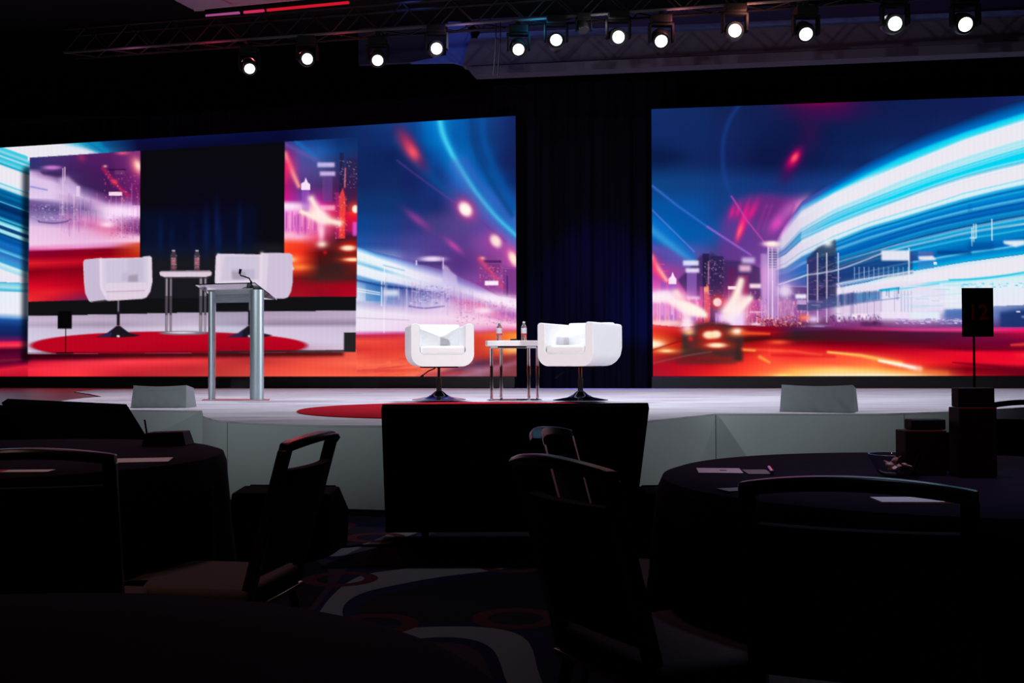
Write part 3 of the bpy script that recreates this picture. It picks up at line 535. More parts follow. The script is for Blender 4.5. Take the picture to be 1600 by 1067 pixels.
    c.rect(787, 417, 812, 460, (110, 50, 130), .6); c.rect(792, 430, 795, 462, (70, 34, 100), .7); c.rect(788, 418, 812, 419.5, (190, 100, 180), .7)
    c.speck(750, 415, 790, 455, 110, [(255, 110, 130), (236, 150, 210), (110, 40, 110)], (.8, 2), (.8, 2)); c.rect(758.5, 438.5, 779.5, 445.5, (252, 236, 250), 1)
    # sweeping white band
    S = [558, 590, 620, 650, 690, 720, 750, 780, 812]
    c.layers(S, [
        ([384, 394, 401, 410, 420, 432, 446, 462, 466], [(40, 90, 176), (60, 90, 170), (90, 90, 180), (110, 90, 170), (110, 80, 160), (120, 80, 160), (150, 90, 180), (180, 110, 190), (180, 110, 190)]),
        ([388, 399, 407, 418, 430, 441, 453, 464, 468], [(130, 200, 240), (120, 190, 240), (140, 180, 236), (170, 180, 230), (180, 170, 225), (150, 140, 210), (180, 160, 220), (236, 210, 240), (220, 170, 226)]),
        ([393, 404, 414, 425, 436, 446, 457, 467, 472], [(236, 244, 250), (240, 244, 250), (238, 240, 250), (232, 228, 246), (220, 210, 240), (190, 180, 226), (220, 200, 236), (250, 232, 248), (246, 226, 246)]),
        ([404, 414, 424, 434, 444, 452, 460, 470, 476], [(226, 240, 248), (230, 240, 248), (236, 240, 250), (236, 232, 248), (214, 206, 238), (214, 200, 236), (236, 220, 244), (252, 236, 250), (250, 232, 248)]),
        ([410, 419, 427, 437, 447, 455, 464, 474, 480], [(140, 204, 232), (110, 186, 224), (190, 220, 242), (220, 224, 244), (206, 200, 234), (210, 196, 234), (232, 216, 242), (248, 226, 246), (250, 230, 248)]),
        ([414, 424, 432, 441, 450, 458, 467, 478, 484], [(236, 242, 250), (236, 242, 250), (234, 238, 248), (226, 224, 244), (206, 190, 230), (200, 180, 226), (214, 180, 224), (220, 170, 220), (226, 180, 226)]),
        ([427, 436, 441, 447, 456, 464, 472, 482, 488], [(232, 240, 248), (228, 236, 248), (220, 228, 244), (200, 206, 238), (184, 170, 220), (196, 164, 214), (206, 150, 206), (206, 140, 206), (206, 140, 206)]),
        ([431, 440, 445, 451, 460, 467, 475, 485, 491], [(110, 170, 220), (80, 140, 206), (90, 120, 190), (110, 110, 180), (140, 120, 190), (200, 140, 200), (226, 120, 180), (190, 110, 180), (180, 110, 190)]),
        ([438, 447, 451, 457, 464, 471, 478, 488, 494], [(110, 160, 214), (40, 100, 176), (60, 80, 160), (90, 100, 170), (170, 150, 210), (210, 140, 200), (236, 120, 170), (190, 100, 176), (170, 100, 180)]),
        ([452, 458, 462, 468, 472, 478, 484, 492, 498], [(206, 220, 240), (80, 140, 206), (110, 130, 190), (150, 150, 206), (206, 190, 230), (220, 160, 210), (236, 130, 180), (220, 120, 180), (190, 110, 186)]),
        ([466, 470, 474, 478, 480, 484, 490, 498, 504], [(226, 232, 246), (110, 160, 214), (150, 150, 206), (190, 180, 224), (220, 200, 236), (230, 180, 220), (236, 150, 200), (226, 140, 200), (236, 170, 214)]),
        ([472, 477, 480, 484, 487, 490, 496, 503, 509], [(190, 190, 226), (190, 176, 220), (200, 190, 226), (214, 190, 228), (232, 206, 238), (240, 200, 232), (246, 200, 230), (250, 210, 232), (250, 200, 226)]),
        ([484, 488, 490, 494, 496, 499, 504, 509, 514], [(238, 232, 246), (238, 228, 244), (240, 226, 244), (240, 222, 242), (244, 218, 240), (246, 216, 236), (248, 206, 230), (246, 176, 214), (240, 130, 180)]),
        ([516, 516, 516, 516, 514, 513, 513, 514, 516], [(240, 226, 244), (240, 222, 242), (238, 214, 240), (240, 206, 236), (236, 190, 226), (236, 180, 220), (232, 160, 210), (220, 110, 170), (226, 100, 130)]),
        ([521, 520, 519, 519, 518, 518, 519, 518, 519], [(220, 120, 190), (216, 110, 180), (214, 110, 180), (216, 110, 170), (206, 90, 150), (206, 84, 140), (214, 80, 110), (220, 90, 80), (236, 110, 60)]),
        ([524, 524, 523, 522, 522, 522, 523, 522, 523], [(196, 40, 70), (196, 40, 70), (200, 40, 70), (210, 60, 76), (206, 56, 70), (206, 60, 60), (226, 80, 56), (240, 100, 50), (255, 150, 50)]),
        ([533, 533, 532, 531, 531, 531, 531, 531, 533], [(244, 80, 60), (240, 74, 60), (232, 66, 60), (226, 60, 60), (226, 70, 56), (226, 70, 52), (214, 60, 48), (232, 96, 50), (255, 160, 60)]),
        ([546, 546, 545, 545, 545, 545, 546, 546, 546], [(214, 50, 50), (226, 56, 50), (226, 60, 52), (214, 56, 52), (196, 50, 48), (196, 50, 46), (206, 60, 44), (226, 76, 44), (255, 190, 90)]),
        ([556, 557, 557, 557, 557, 556, 556, 556, 556], [(244, 84, 66), (232, 70, 56), (236, 74, 56), (244, 84, 60), (220, 70, 54), (206, 60, 50), (190, 50, 46), (190, 50, 44), (190, 50, 44)]),
        ([570, 570, 570, 570, 570, 569, 568, 566, 566], [(255, 110, 84), (250, 100, 76), (255, 106, 76), (255, 104, 74), (240, 110, 110), (150, 80, 110), (96, 50, 80), (120, 44, 50), (130, 40, 44)]),
        ([580, 580, 580, 580, 580, 579, 579, 578, 578], [(240, 84, 66), (255, 100, 76), (250, 94, 66), (255, 116, 76), (200, 110, 120), (124, 74, 100), (170, 110, 140), (150, 80, 100), (130, 60, 70)]),
        ([590, 590, 590, 590, 590, 590, 590, 590, 590], [(255, 104, 74), (250, 96, 70), (255, 110, 74), (244, 110, 100), (140, 70, 90), (150, 90, 120), (150, 90, 110), (120, 50, 60), (130, 56, 60)])], 556, 815)
    c.glow(806, 543, 20, 8, (255, 236, 170), .95, 0, 1.3); c.glow(800, 545, 30, 12, (255, 140, 60), .5)
    c.line([(690, 585), (740, 570), (812, 556)], (3, 6), (90, 44, 70), .5); c.line([(720, 588), (770, 576), (812, 566)], (2, 5), (170, 110, 140), .6)
    for k in range(40):
        y = rng.uniform(560, 588); x = rng.uniform(556, 680); c.line([(x, y), (x + rng.uniform(30, 90), y - rng.uniform(1, 8))], rng.uniform(1, 2.4), [(255, 126, 84), (226, 70, 56), (200, 44, 50)][rng.integers(3)], rng.uniform(.15, .4))
    c.glow(676, 404, 20, 4.5, (244, 220, 250), .95, 0, 1.5); c.rect(650, 406, 652, 414, (220, 220, 244), .8); c.rect(692, 402, 694, 420, (240, 200, 230), .8); c.poly([(652, 408), (692, 408), (690, 414), (655, 413)], (60, 50, 110), .6)
    c.poly([(692, 412), (700, 416), (706, 424), (714, 430), (716, 452), (692, 440)], (206, 190, 232), .7, blur=1)
    c.rect(600, 416, 602, 520, (246, 246, 252), .5); c.rect(596, 428, 598, 478, (240, 240, 250), .8); c.line([(600, 414), (632, 422)], 1.2, (130, 190, 226), .7)
    c.rect(572, 440, 596, 470, (60, 120, 190), .45); c.rect(600, 452, 624, 462, (236, 240, 250), .8, blur=2); c.line([(556, 437), (598, 446), (650, 452)], 1.6, (20, 50, 120), .7); c.line([(556, 450), (594, 457)], 1, (240, 244, 250), .9); c.line([(556, 454), (594, 460)], 1, (240, 244, 250), .8)
    c.curve([(640, 478), (665, 481), (695, 478)], 1, (70, 50, 130), .7); c.line([(558, 496), (640, 500)], .8, (190, 150, 200), .5)
    for k in range(110):
        x = rng.uniform(600, 812); y = np.interp(x, [600, 690, 812], [436, 446, 470]); c.rect(x, y + rng.uniform(-4, 14), x + rng.uniform(.6, 1.3), y + rng.uniform(18, 48), [(246, 230, 250), (170, 120, 200), (240, 170, 200), (236, 226, 248)][rng.integers(4)], rng.uniform(.15, .55))
    c.speck(640, 445, 700, 475, 130, [(90, 90, 170), (230, 226, 246), (150, 140, 206)], (1, 5), (.8, 2), (.2, .7)); c.speck(712, 468, 812, 505, 260, [(240, 130, 170), (150, 90, 170), (250, 190, 210), (190, 70, 130)], (.8, 3), (.8, 2), (.2, .7))
    c.glow(757, 485, 18, 6, (252, 232, 246), .9); c.glow(785, 466, 34, 8, (250, 234, 250), .8, 8)
    # bottom strip under the live feed
    c.layers([-90, 0, 60, 120, 200, 300, 400, 480, 560], [([546] * 9, [(90, 4, 44), (90, 6, 46), (90, 0, 30), (100, 4, 30), (120, 14, 30), (130, 24, 34), (150, 30, 34), (160, 40, 40), (244, 84, 66)]),
        ([564, 562, 560, 560, 558, 557, 558, 560, 562], [(110, 10, 50), (110, 10, 50), (130, 6, 44), (160, 16, 50), (226, 40, 60), (236, 50, 60), (200, 50, 54), (226, 70, 60), (248, 96, 74)]),
        ([572, 570, 568, 567, 566, 565, 564, 566, 568], [(140, 8, 50), (130, 6, 46), (226, 30, 60), (240, 50, 70), (255, 60, 74), (236, 56, 60), (190, 46, 50), (236, 80, 64), (255, 108, 82)]),
        ([580, 579, 577, 576, 575, 575, 575, 576, 577], [(214, 26, 50), (226, 30, 56), (250, 46, 66), (250, 50, 66), (226, 40, 56), (190, 40, 50), (226, 66, 56), (246, 84, 66), (242, 86, 67)]),
        ([590] * 9, [(200, 20, 46), (210, 24, 50), (240, 36, 56), (255, 56, 62), (170, 30, 40), (190, 50, 52), (226, 76, 62), (250, 100, 76), (255, 104, 76)])], 44, 558)
    # ---- live feed window: soft shadow, then picture
    c.poly([(34, 262), (47, 258), (47, 562), (34, 566)], (0, 8, 20), .75, blur=3); c.poly([(34, 551), (538, 549), (538, 556), (34, 562)], (30, 0, 6), .75, blur=2)
    feed = [(45, 245.5), (558, 213.5), (557, 549.5), (43.5, 553)]
    b = (c.x0, c.y0, c.x1, c.y1); c.clip = sum(c.polymask(feed, b, (dx, dy)).astype(float) for dx in (-.25, .25) for dy in (-.25, .25)) / 4
    c.poly(feed, (10, 9, 16))
    # feed, dark middle with blue drape glow
    c.poly([(218, 380), (444, 380), (444, 487), (218, 490)], (26, 26, 32), .9, blur=5); c.poly([(218, 330), (400, 320), (400, 392), (218, 400)], (6, 18, 52), .7, blur=8); c.glow(330, 330, 70, 45, (10, 5, 30), .6)
    for x, y0, y1, w, a in ((250, 345, 395, 4, .7), (322, 330, 400, 5, .9), (338, 315, 395, 4, .9), (343, 345, 400, 4, .7), (374, 325, 395, 4, .8), (300, 340, 392, 6, .35), (268, 350, 392, 5, .4)):
        c.glow(x, (y0 + y1) / 2, w, (y1 - y0) / 2, (12, 38, 96), a * .6)
    full = c.clip; XX = (np.arange(c.x0, c.x1) + .5)[None, :]; c.clip = full * np.clip(218.5 - XX, 0, 1)
    # feed, left city crop
    LS = [43, 80, 130, 170, 218]
    c.layers(LS, [([244, 240, 238, 236, 232], [(44, 50, 120), (70, 50, 120), (84, 30, 100), (90, 30, 100), (130, 50, 120)]),
        ([262, 262, 266, 276, 262], [(50, 50, 110), (60, 40, 100), (66, 30, 90), (70, 24, 90), (130, 40, 120)]),
        ([268, 272, 288, 302, 300], [(214, 180, 226), (110, 70, 140), (60, 36, 90), (64, 26, 84), (120, 30, 110)]),
        ([276, 284, 300, 314, 312], [(226, 200, 236), (220, 190, 230), (140, 110, 170), (130, 70, 140), (140, 70, 140)]),
        ([290, 296, 308, 320, 320], [(214, 190, 232), (226, 200, 236), (200, 170, 214), (190, 140, 200), (210, 150, 220)]),
        ([308, 309, 318, 326, 326], [(230, 206, 240), (226, 200, 236), (150, 120, 176), (230, 190, 236), (246, 210, 246)]),
        ([313, 317, 326, 332, 336], [(120, 90, 150), (130, 110, 170), (110, 84, 144), (250, 220, 250), (250, 220, 250)]),
        ([322, 326, 332, 340, 343], [(110, 80, 140), (84, 70, 130), (150, 110, 170), (246, 214, 246), (160, 90, 160)]),
        ([334, 336, 342, 348, 352], [(130, 110, 170), (140, 120, 180), (214, 130, 190), (236, 150, 200), (110, 50, 120)]),
        ([346, 346, 350, 356, 362], [(200, 170, 216), (160, 130, 190), (206, 120, 180), (226, 110, 160), (120, 50, 120)]),
        ([354, 356, 360, 366, 370], [(232, 196, 230), (232, 190, 228), (226, 170, 216), (236, 150, 190), (240, 190, 226)]),
        ([382, 380, 378, 376, 376], [(240, 204, 234), (240, 200, 232), (236, 190, 228), (240, 190, 226), (250, 200, 220)]),
        ([389, 388, 386, 384, 380], [(232, 110, 180), (236, 130, 190), (232, 140, 200), (220, 130, 180), (220, 80, 60)]),
        ([393, 392, 390, 389, 388], [(140, 0, 50), (130, 0, 44), (140, 0, 40), (130, 0, 26), (206, 70, 30)]),
        ([401, 400, 398, 397, 396], [(150, 0, 40), (140, 0, 34), (140, 0, 24), (140, 0, 20), (200, 50, 20)]),
        ([411, 410, 408, 405, 403], [(226, 30, 40), (214, 20, 40), (200, 10, 34), (190, 4, 30), (210, 30, 26)]),
        ([424, 422, 420, 417, 414], [(130, 0, 20), (140, 0, 24), (130, 0, 24), (130, 0, 20), (140, 0, 20)]),
        ([448, 446, 444, 440, 436], [(226, 10, 40), (206, 6, 36), (180, 4, 30), (160, 0, 30), (150, 0, 30)]),
        ([458, 456, 452, 448, 444], [(226, 30, 40), (230, 30, 40), (190, 10, 36), (170, 8, 44), (120, 20, 60)]),
        ([472, 470, 470, 468, 468], [(240, 50, 50), (200, 20, 50), (110, 30, 90), (84, 50, 110), (110, 80, 130)])], 43, 218)
    c.glow(80, 261, 15, 3.5, (214, 130, 220), .9, 0, 1.4); c.poly([(60, 266), (95, 268), (94, 276), (66, 272)], (56, 34, 84), .8, blur=1); c.rect(99, 260, 101, 282, (236, 190, 210), .8)
    c.poly([(90, 278), (104, 274), (124, 292), (124, 306), (100, 300)], (220, 190, 232), .7, blur=2); c.rect(118, 290, 124, 306, (236, 210, 240), .7); c.rect(96, 262, 98, 336, (226, 200, 232), .6)
    c.rect(169, 299, 190, 305, (250, 214, 236), 1); c.glow(213, 259, 9, 15, (255, 120, 130), .9, -25); c.glow(215, 258, 5, 9, (255, 226, 210), 1, -25); c.glow(190, 238, 9, 3, (255, 90, 130), .9); c.glow(126, 245, 7, 6, (150, 40, 100), .8, 40)
    c.glow(163, 259, 3, 2, (255, 180, 190), .9); c.rect(168, 263, 195, 266, (50, 14, 60), .8); c.rect(178, 265, 194, 272, (110, 50, 110), .8); c.line([(160, 262), (175, 282), (200, 306)], (3, 3), (220, 30, 90), .6); c.glow(178, 283, 5, 4, (250, 70, 90), .8)
    c.rect(206, 286, 219, 320, (110, 30, 100), .6); c.rect(204, 286, 206, 312, (170, 80, 160), .6); c.speck(160, 265, 216, 312, 90, [(236, 70, 130), (255, 130, 150), (110, 20, 80)], (.8, 2), (.8, 2))
    for k in range(80):
        x = rng.uniform(90, 216); c.rect(x, rng.uniform(300, 330), x + rng.uniform(.6, 1.2), rng.uniform(335, 372), [(240, 206, 240), (150, 90, 170), (236, 130, 170), (200, 150, 210)][rng.integers(4)], rng.uniform(.2, .6))
    c.speck(47, 318, 120, 345, 110, [(226, 206, 240), (90, 70, 140), (150, 120, 190)], (1, 5), (.8, 2), (.2, .7)); c.speck(170, 335, 216, 370, 130, [(220, 170, 226), (90, 40, 110), (200, 100, 160)], (.8, 2), (.8, 2), (.3, .8))
    c.glow(167, 350, 12, 5, (252, 226, 244), .9); c.glow(185, 328, 28, 7, (252, 226, 250), .85, 8); c.curve([(60, 346), (85, 348), (105, 345)], 1.2, (84, 60, 120), .8); c.line([(47, 291), (72, 296)], 1.3, (110, 120, 200), .7)
    c.clip = full * np.clip(XX - 443.5, 0, 1)
    # feed, right city crop (upper edge follows the window)
    c.poly([(444, 219), (558, 213), (558, 463), (444, 464)], (30, 50, 110), 1)
    c.layers([444, 470, 500, 530, 558], [([218, 217, 216, 215, 213], [(50, 60, 140), (10, 70, 150), (16, 60, 130), (14, 44, 104), (14, 44, 100)]),
        ([240, 238, 236, 234, 232], [(160, 20, 110), (70, 80, 160), (30, 90, 170), (16, 56, 120), (20, 50, 110)]),
        ([262, 262, 262, 262, 262], [(240, 40, 110), (90, 70, 150), (70, 74, 140), (46, 46, 100), (50, 34, 84)]),
        ([290, 290, 290, 290, 290], [(190, 20, 110), (90, 50, 130), (74, 50, 110), (70, 30, 84), (70, 20, 70)]),
        ([312, 312, 312, 312, 312], [(220, 20, 140), (130, 60, 160), (170, 30, 140), (90, 24, 80), (140, 20, 60)]),
        ([320, 322, 322, 322, 322], [(244, 206, 240), (240, 150, 220), (250, 60, 170), (190, 30, 80), (240, 20, 50)]),
        ([332, 336, 338, 340, 340], [(240, 120, 220), (250, 140, 190), (255, 120, 150), (200, 20, 60), (236, 10, 50)]),
        ([360, 360, 360, 360, 360], [(230, 120, 200), (230, 100, 180), (250, 110, 150), (140, 10, 60), (190, 30, 110)]),
        ([370, 370, 370, 370, 368], [(255, 170, 200), (250, 170, 200), (236, 60, 110), (70, 20, 50), (70, 20, 50)]),
        ([380, 381, 381, 379, 378], [(255, 74, 40), (244, 60, 40), (180, 40, 60), (44, 26, 30), (90, 20, 26)]),
        ([396, 396, 394, 392, 392], [(250, 60, 26), (236, 40, 24), (90, 10, 14), (44, 26, 28), (60, 24, 24)]),
        ([418, 418, 418, 418, 418], [(255, 90, 40), (240, 50, 30), (60, 26, 26), (56, 30, 30), (110, 24, 24)]),
        ([434, 434, 434, 434, 434], [(150, 16, 30), (110, 20, 24), (60, 34, 32), (70, 30, 30), (80, 24, 26)]),
        ([446, 446, 446, 446, 446], [(150, 14, 34), (150, 10, 30), (150, 10, 26), (160, 4, 26), (170, 4, 30)]),
        ([464, 464, 463, 463, 463], [(160, 20, 36), (170, 14, 36), (150, 8, 34), (170, 6, 34), (180, 6, 40)])], 444, 558)
    c.line([(444, 240), (456, 268), (466, 290)], (5, 3.5), (255, 150, 150), .95); c.glow(446, 258, 10, 14, (236, 20, 100), .6, -25); c.line([(462, 221), (492, 244)], 4, (20, 110, 190), .7); c.line([(446, 225), (495, 250)], 4, (110, 90, 170), .5)
    c.poly([(470, 296), (470, 286), (475, 283), (477, 276), (480, 284), (484, 287), (484, 296)], (250, 226, 250), 1); c.rect(471, 296, 483, 330, (150, 80, 190), .7); c.rect(495, 253, 522, 260.5, (200, 186, 236), .95, blur=1); c.rect(499, 267, 523, 274, (206, 180, 230), .95, blur=1); c.rect(503, 275, 519, 315, (110, 70, 150), .5)
    c.rect(530, 238, 536, 330, (30, 30, 70), .8); c.rect(540, 246, 558, 330, (40, 34, 76), .6); c.speck(528, 250, 556, 292, 60, [(190, 170, 220), (240, 130, 180)], (.8, 1.8), (.8, 1.6)); c.line([(539, 262), (538, 292)], .8, (255, 130, 130), .9)
    c.poly([(529, 308), (535, 292), (539, 308), (539, 372), (529, 372)], (255, 70, 60), .85); c.rect(524, 300, 530, 372, (190, 40, 120), .6); c.speck(522, 300, 542, 372, 80, [(255, 150, 110), (255, 200, 170), (160, 20, 60)], (.8, 1.8), (.8, 2.2))
    for k in range(50): x = rng.uniform(445, 512); c.line([(x, rng.uniform(325, 340)), (x, rng.uniform(350, 366))], rng.uniform(.5, 1.2), [(255, 170, 220), (170, 70, 180)][rng.integers(2)], rng.uniform(.3, .7))
    c.glow(452, 322, 22, 6, (250, 226, 250), 1); c.line([(486, 310), (496, 328), (505, 342)], (6, 8), (255, 226, 220), 1); c.line([(470, 330), (495, 340), (530, 348)], (4, 6), (255, 232, 214), 1); c.glow(498, 336, 18, 10, (255, 236, 230), 1, 30, 1.4); c.rect(500, 320, 523, 328, (255, 200, 225), .7, blur=1)
    c.glow(554, 326, 10, 10, (255, 70, 40), .9); c.ell(555, 326, 5, 6, (255, 240, 220), 1, 2.5); c.rect(551, 346, 558, 368, (230, 90, 220), .8, blur=1); c.glow(502, 362, 5, 16, (255, 210, 236), .9); c.glow(503, 381, 8, 5, (255, 226, 210), .95); c.glow(450, 366, 16, 5, (255, 190, 210), .8)
    c.glow(546, 386, 20, 10, (240, 30, 20), .9); c.glow(544, 387, 12, 4.5, (255, 236, 200), 1, 0, 1.8); c.glow(552, 405, 22, 6, (250, 40, 20), .9); c.glow(552, 405, 15, 3, (255, 226, 170), 1, 0, 1.5)
    c.glow(456, 404, 18, 8, (255, 110, 50), .95); c.glow(452, 405, 9, 4, (255, 236, 180), 1); c.glow(466, 417, 18, 5, (255, 140, 60), .9); c.glow(508, 394, 3, 3, (220, 20, 20), .8)
    c.clip = full
    # feed, plinth and floor
    c.poly([(43, 471), (218, 466), (444, 463.5), (558, 463), (558, 486), (43, 494)], (17, 17, 20), 1)
    c.layers([43, 160, 300, 430, 558], [([493.5, 491, 488, 486, 485], [(190, 172, 196), (176, 160, 184), (180, 164, 190), (170, 150, 176), (186, 170, 196)]), ([500, 499, 497, 496, 495], [(200, 184, 210), (190, 170, 196), (186, 170, 196), (180, 160, 184), (190, 172, 200)]), ([508, 507, 507, 506, 505], [(184, 168, 196), (160, 144, 170), (200, 184, 206), (150, 132, 160), (150, 132, 160)]),
        ([514, 514, 512, 512, 512], [(206, 196, 220), (196, 180, 206), (214, 204, 226), (210, 196, 220), (206, 190, 216)]), ([556, 556, 556, 554, 554], [(222, 214, 234), (216, 206, 230), (220, 210, 232), (216, 208, 230), (216, 208, 230)])], 43, 558)
    c.ell(262, 541, 216, 22, (120, 90, 120), .6, 3); c.ell(264, 539.5, 216, 22, (186, 4, 32), 1, 1); c.glow(350, 545, 140, 8, (150, 0, 24), .4)
    c.poly([(43, 553.2), (200, 552), (557, 549.7), (557, 546), (43, 550)], (60, 10, 24), .35); c.poly([(340, 552), (557, 550), (557, 546.5), (340, 548)], (40, 36, 40), .8)
    c.rect(538.5, 519, 558, 553, (34, 34, 36), 1); c.rect(90, 486, 112.5, 513.5, (5, 5, 6), 1); c.rect(102, 513, 103.2, 552, (10, 6, 8), 1); c.rect(88, 550.5, 115, 553, (16, 4, 6), .9)
    # feed, table and bottles
    def legs(xs, y0, y1):
        for x, w in xs: c.rect(x - w, y0, x + w, y1, (110, 100, 112), 1); c.rect(x - w * .3, y0, x + w * .3, y1, (196, 184, 200), .8); c.rect(x - w, y0 + 30, x + w, y0 + 60, (40, 34, 44), .6)
    legs([(260.5, 2), (267, 1.6), (314, 2.2), (321, 1.8)], 432, 519)
    c.ell(287, 520, 38, 3.2, (120, 110, 124), 1); c.ell(285, 519.5, 22, 1.4, (226, 214, 230), .9)
    c.poly([(249, 425), (252, 423), (328, 422), (331, 425), (330, 430), (322, 432), (258, 433), (250, 430)], (220, 202, 218), 1); c.poly([(250, 424.5), (252, 422.8), (328, 421.8), (331, 424.5)], (120, 104, 120), .7); c.rect(258, 432, 326, 435, (60, 50, 60), .7)
    for x in (271, 307.5):
        c.poly([(x - 4.5, 422), (x - 5, 400), (x - 3.5, 395), (x - 1.7, 392), (x + 1.7, 392), (x + 3.5, 395), (x + 5, 400), (x + 4.5, 422)], (70, 56, 68), .9)
        c.rect(x - 3.5, 402, x + 3.5, 414, (170, 120, 136), .8); c.rect(x - 3.5, 407, x + 3.5, 409, (226, 60, 90), .6); c.rect(x - 2.5, 390, x + 2.5, 392.5, (190, 180, 190), 1); c.rect(x - 3.5, 415, x + 3.5, 420, (190, 90, 110), .5); c.speck(x - 4, 398, x + 4, 419, 26, [(240, 230, 240), (50, 40, 60), (230, 90, 120)], (.6, 1.3), (.6, 1.6))
    # feed, armchairs
    def stem(x, y0, w):
        c.rect(x - 1.6, y0, x + 1.6, 512, (54, 46, 56), 1); c.rect(x - .6, y0, x + .8, y0 + 18, (190, 176, 196), .8); c.rect(x - 2.4, y0 + 20, x + 2.4, 508, (24, 20, 28), 1); c.rect(x - 1.6, 508, x + 1.6, 512, (220, 60, 70), .9)
        c.poly([(x - w, 526.5), (x - w * .5, 520), (x - 8, 513), (x - 3, 509), (x + 3, 509), (x + 8, 513), (x + w * .5, 520), (x + w, 523.5), (x + w * .7, 526), (x, 527)], (26, 22, 32), 1); c.poly([(x - w, 526.5), (x - w * .5, 521), (x - 10, 518), (x - 12, 526)], (44, 40, 96), .8); c.ell(x, 525, 2.4, 1.6, (236, 226, 240), 1)
    stem(185, 468, 35); stem(390.5, 466, 36)
    body = [(129.5, 409), (132, 405), (156, 403), (221, 402), (225, 400), (234, 399.5), (237, 402), (238, 440), (235, 455), (229, 464), (222, 466.5), (165, 470), (143, 472), (139, 470), (133, 458), (131, 440)]
    c.poly(body, (216, 204, 224), 1, blur=0); c.poly([(130, 409), (133, 405), (154, 403), (156, 450), (166, 469), (143, 472), (134, 460)], (200, 186, 212), 1)
    c.poly([(164, 406), (221, 402.5), (228, 402), (228, 441), (166, 443)], (206, 196, 218), 1, blur=1); c.poly([(200, 404), (221, 402.5), (223, 425), (222, 440), (200, 440)], (196, 186, 208), .7, blur=1); c.poly([(200, 430), (215, 428), (215, 440), (200, 440)], (156, 144, 166), .8, blur=1); c.poly([(190, 426), (200, 424), (200, 439), (190, 439)], (190, 178, 204), .6, blur=1)
    c.poly([(165, 446), (168, 442), (227, 441), (229, 445), (227, 454), (170, 456.5), (166, 453)], (222, 208, 226), 1, blur=0); c.line([(167, 455.5), (226, 453.5)], .8, (190, 150, 176), .8); c.poly([(166, 458), (232, 456), (226, 464.5), (172, 468)], (226, 206, 222), .9, blur=1); c.line([(157, 404), (158, 446), (164, 460)], 2, (232, 216, 232), .9); c.line([(233, 402), (234, 440), (229, 458)], 2.4, (228, 212, 230), .9)
    c.poly([(140, 471), (165, 468), (170, 470.5), (150, 472.5)], (40, 34, 40), .9)
    body = [(337, 400), (340, 396), (358, 396), (407, 397), (409, 394.5), (452, 395), (457, 398), (457.5, 440), (455, 455), (450, 464), (443, 466), (424, 466), (406, 458), (360, 462), (340, 452), (335.5, 440)]
    c.poly(body, (218, 206, 226), 1); c.poly([(420, 394.5), (452, 395), (457, 398), (457.5, 440), (455, 455), (450, 464), (443, 466), (430, 466), (416, 460), (418, 430)], (206, 192, 216), 1)
    c.poly([(350, 400), (406, 399), (406, 436), (346, 438)], (206, 196, 218), 1, blur=1); c.poly([(362, 420), (398, 420), (398, 436), (362, 436)], (186, 176, 200), .8, blur=1); c.poly([(362, 424), (384, 424), (384, 436), (364, 436)], (156, 146, 168), .7, blur=1)
    c.poly([(340, 440), (402, 437), (404, 446), (398, 450), (342, 450)], (226, 212, 228), 1); c.line([(409, 396), (408, 438), (402, 452)], 3, (230, 214, 230), .9); c.line([(341, 398), (340, 440)], 2.6, (230, 214, 230), .9); c.ell(458, 419, 1.6, 2.6, (220, 210, 226), 1)
    c.clip = None
    return c

def homog(src, dst):
    A = []; b = []
    for (x, y), (u, v) in zip(src, dst):
        A.append([x, y, 1, 0, 0, 0, -u * x, -u * y]); b.append(u); A.append([0, 0, 0, x, y, 1, -v * x, -v * y]); b.append(v)
    return np.append(np.linalg.solve(np.array(A, float), np.array(b, float)), 1).reshape(3, 3)

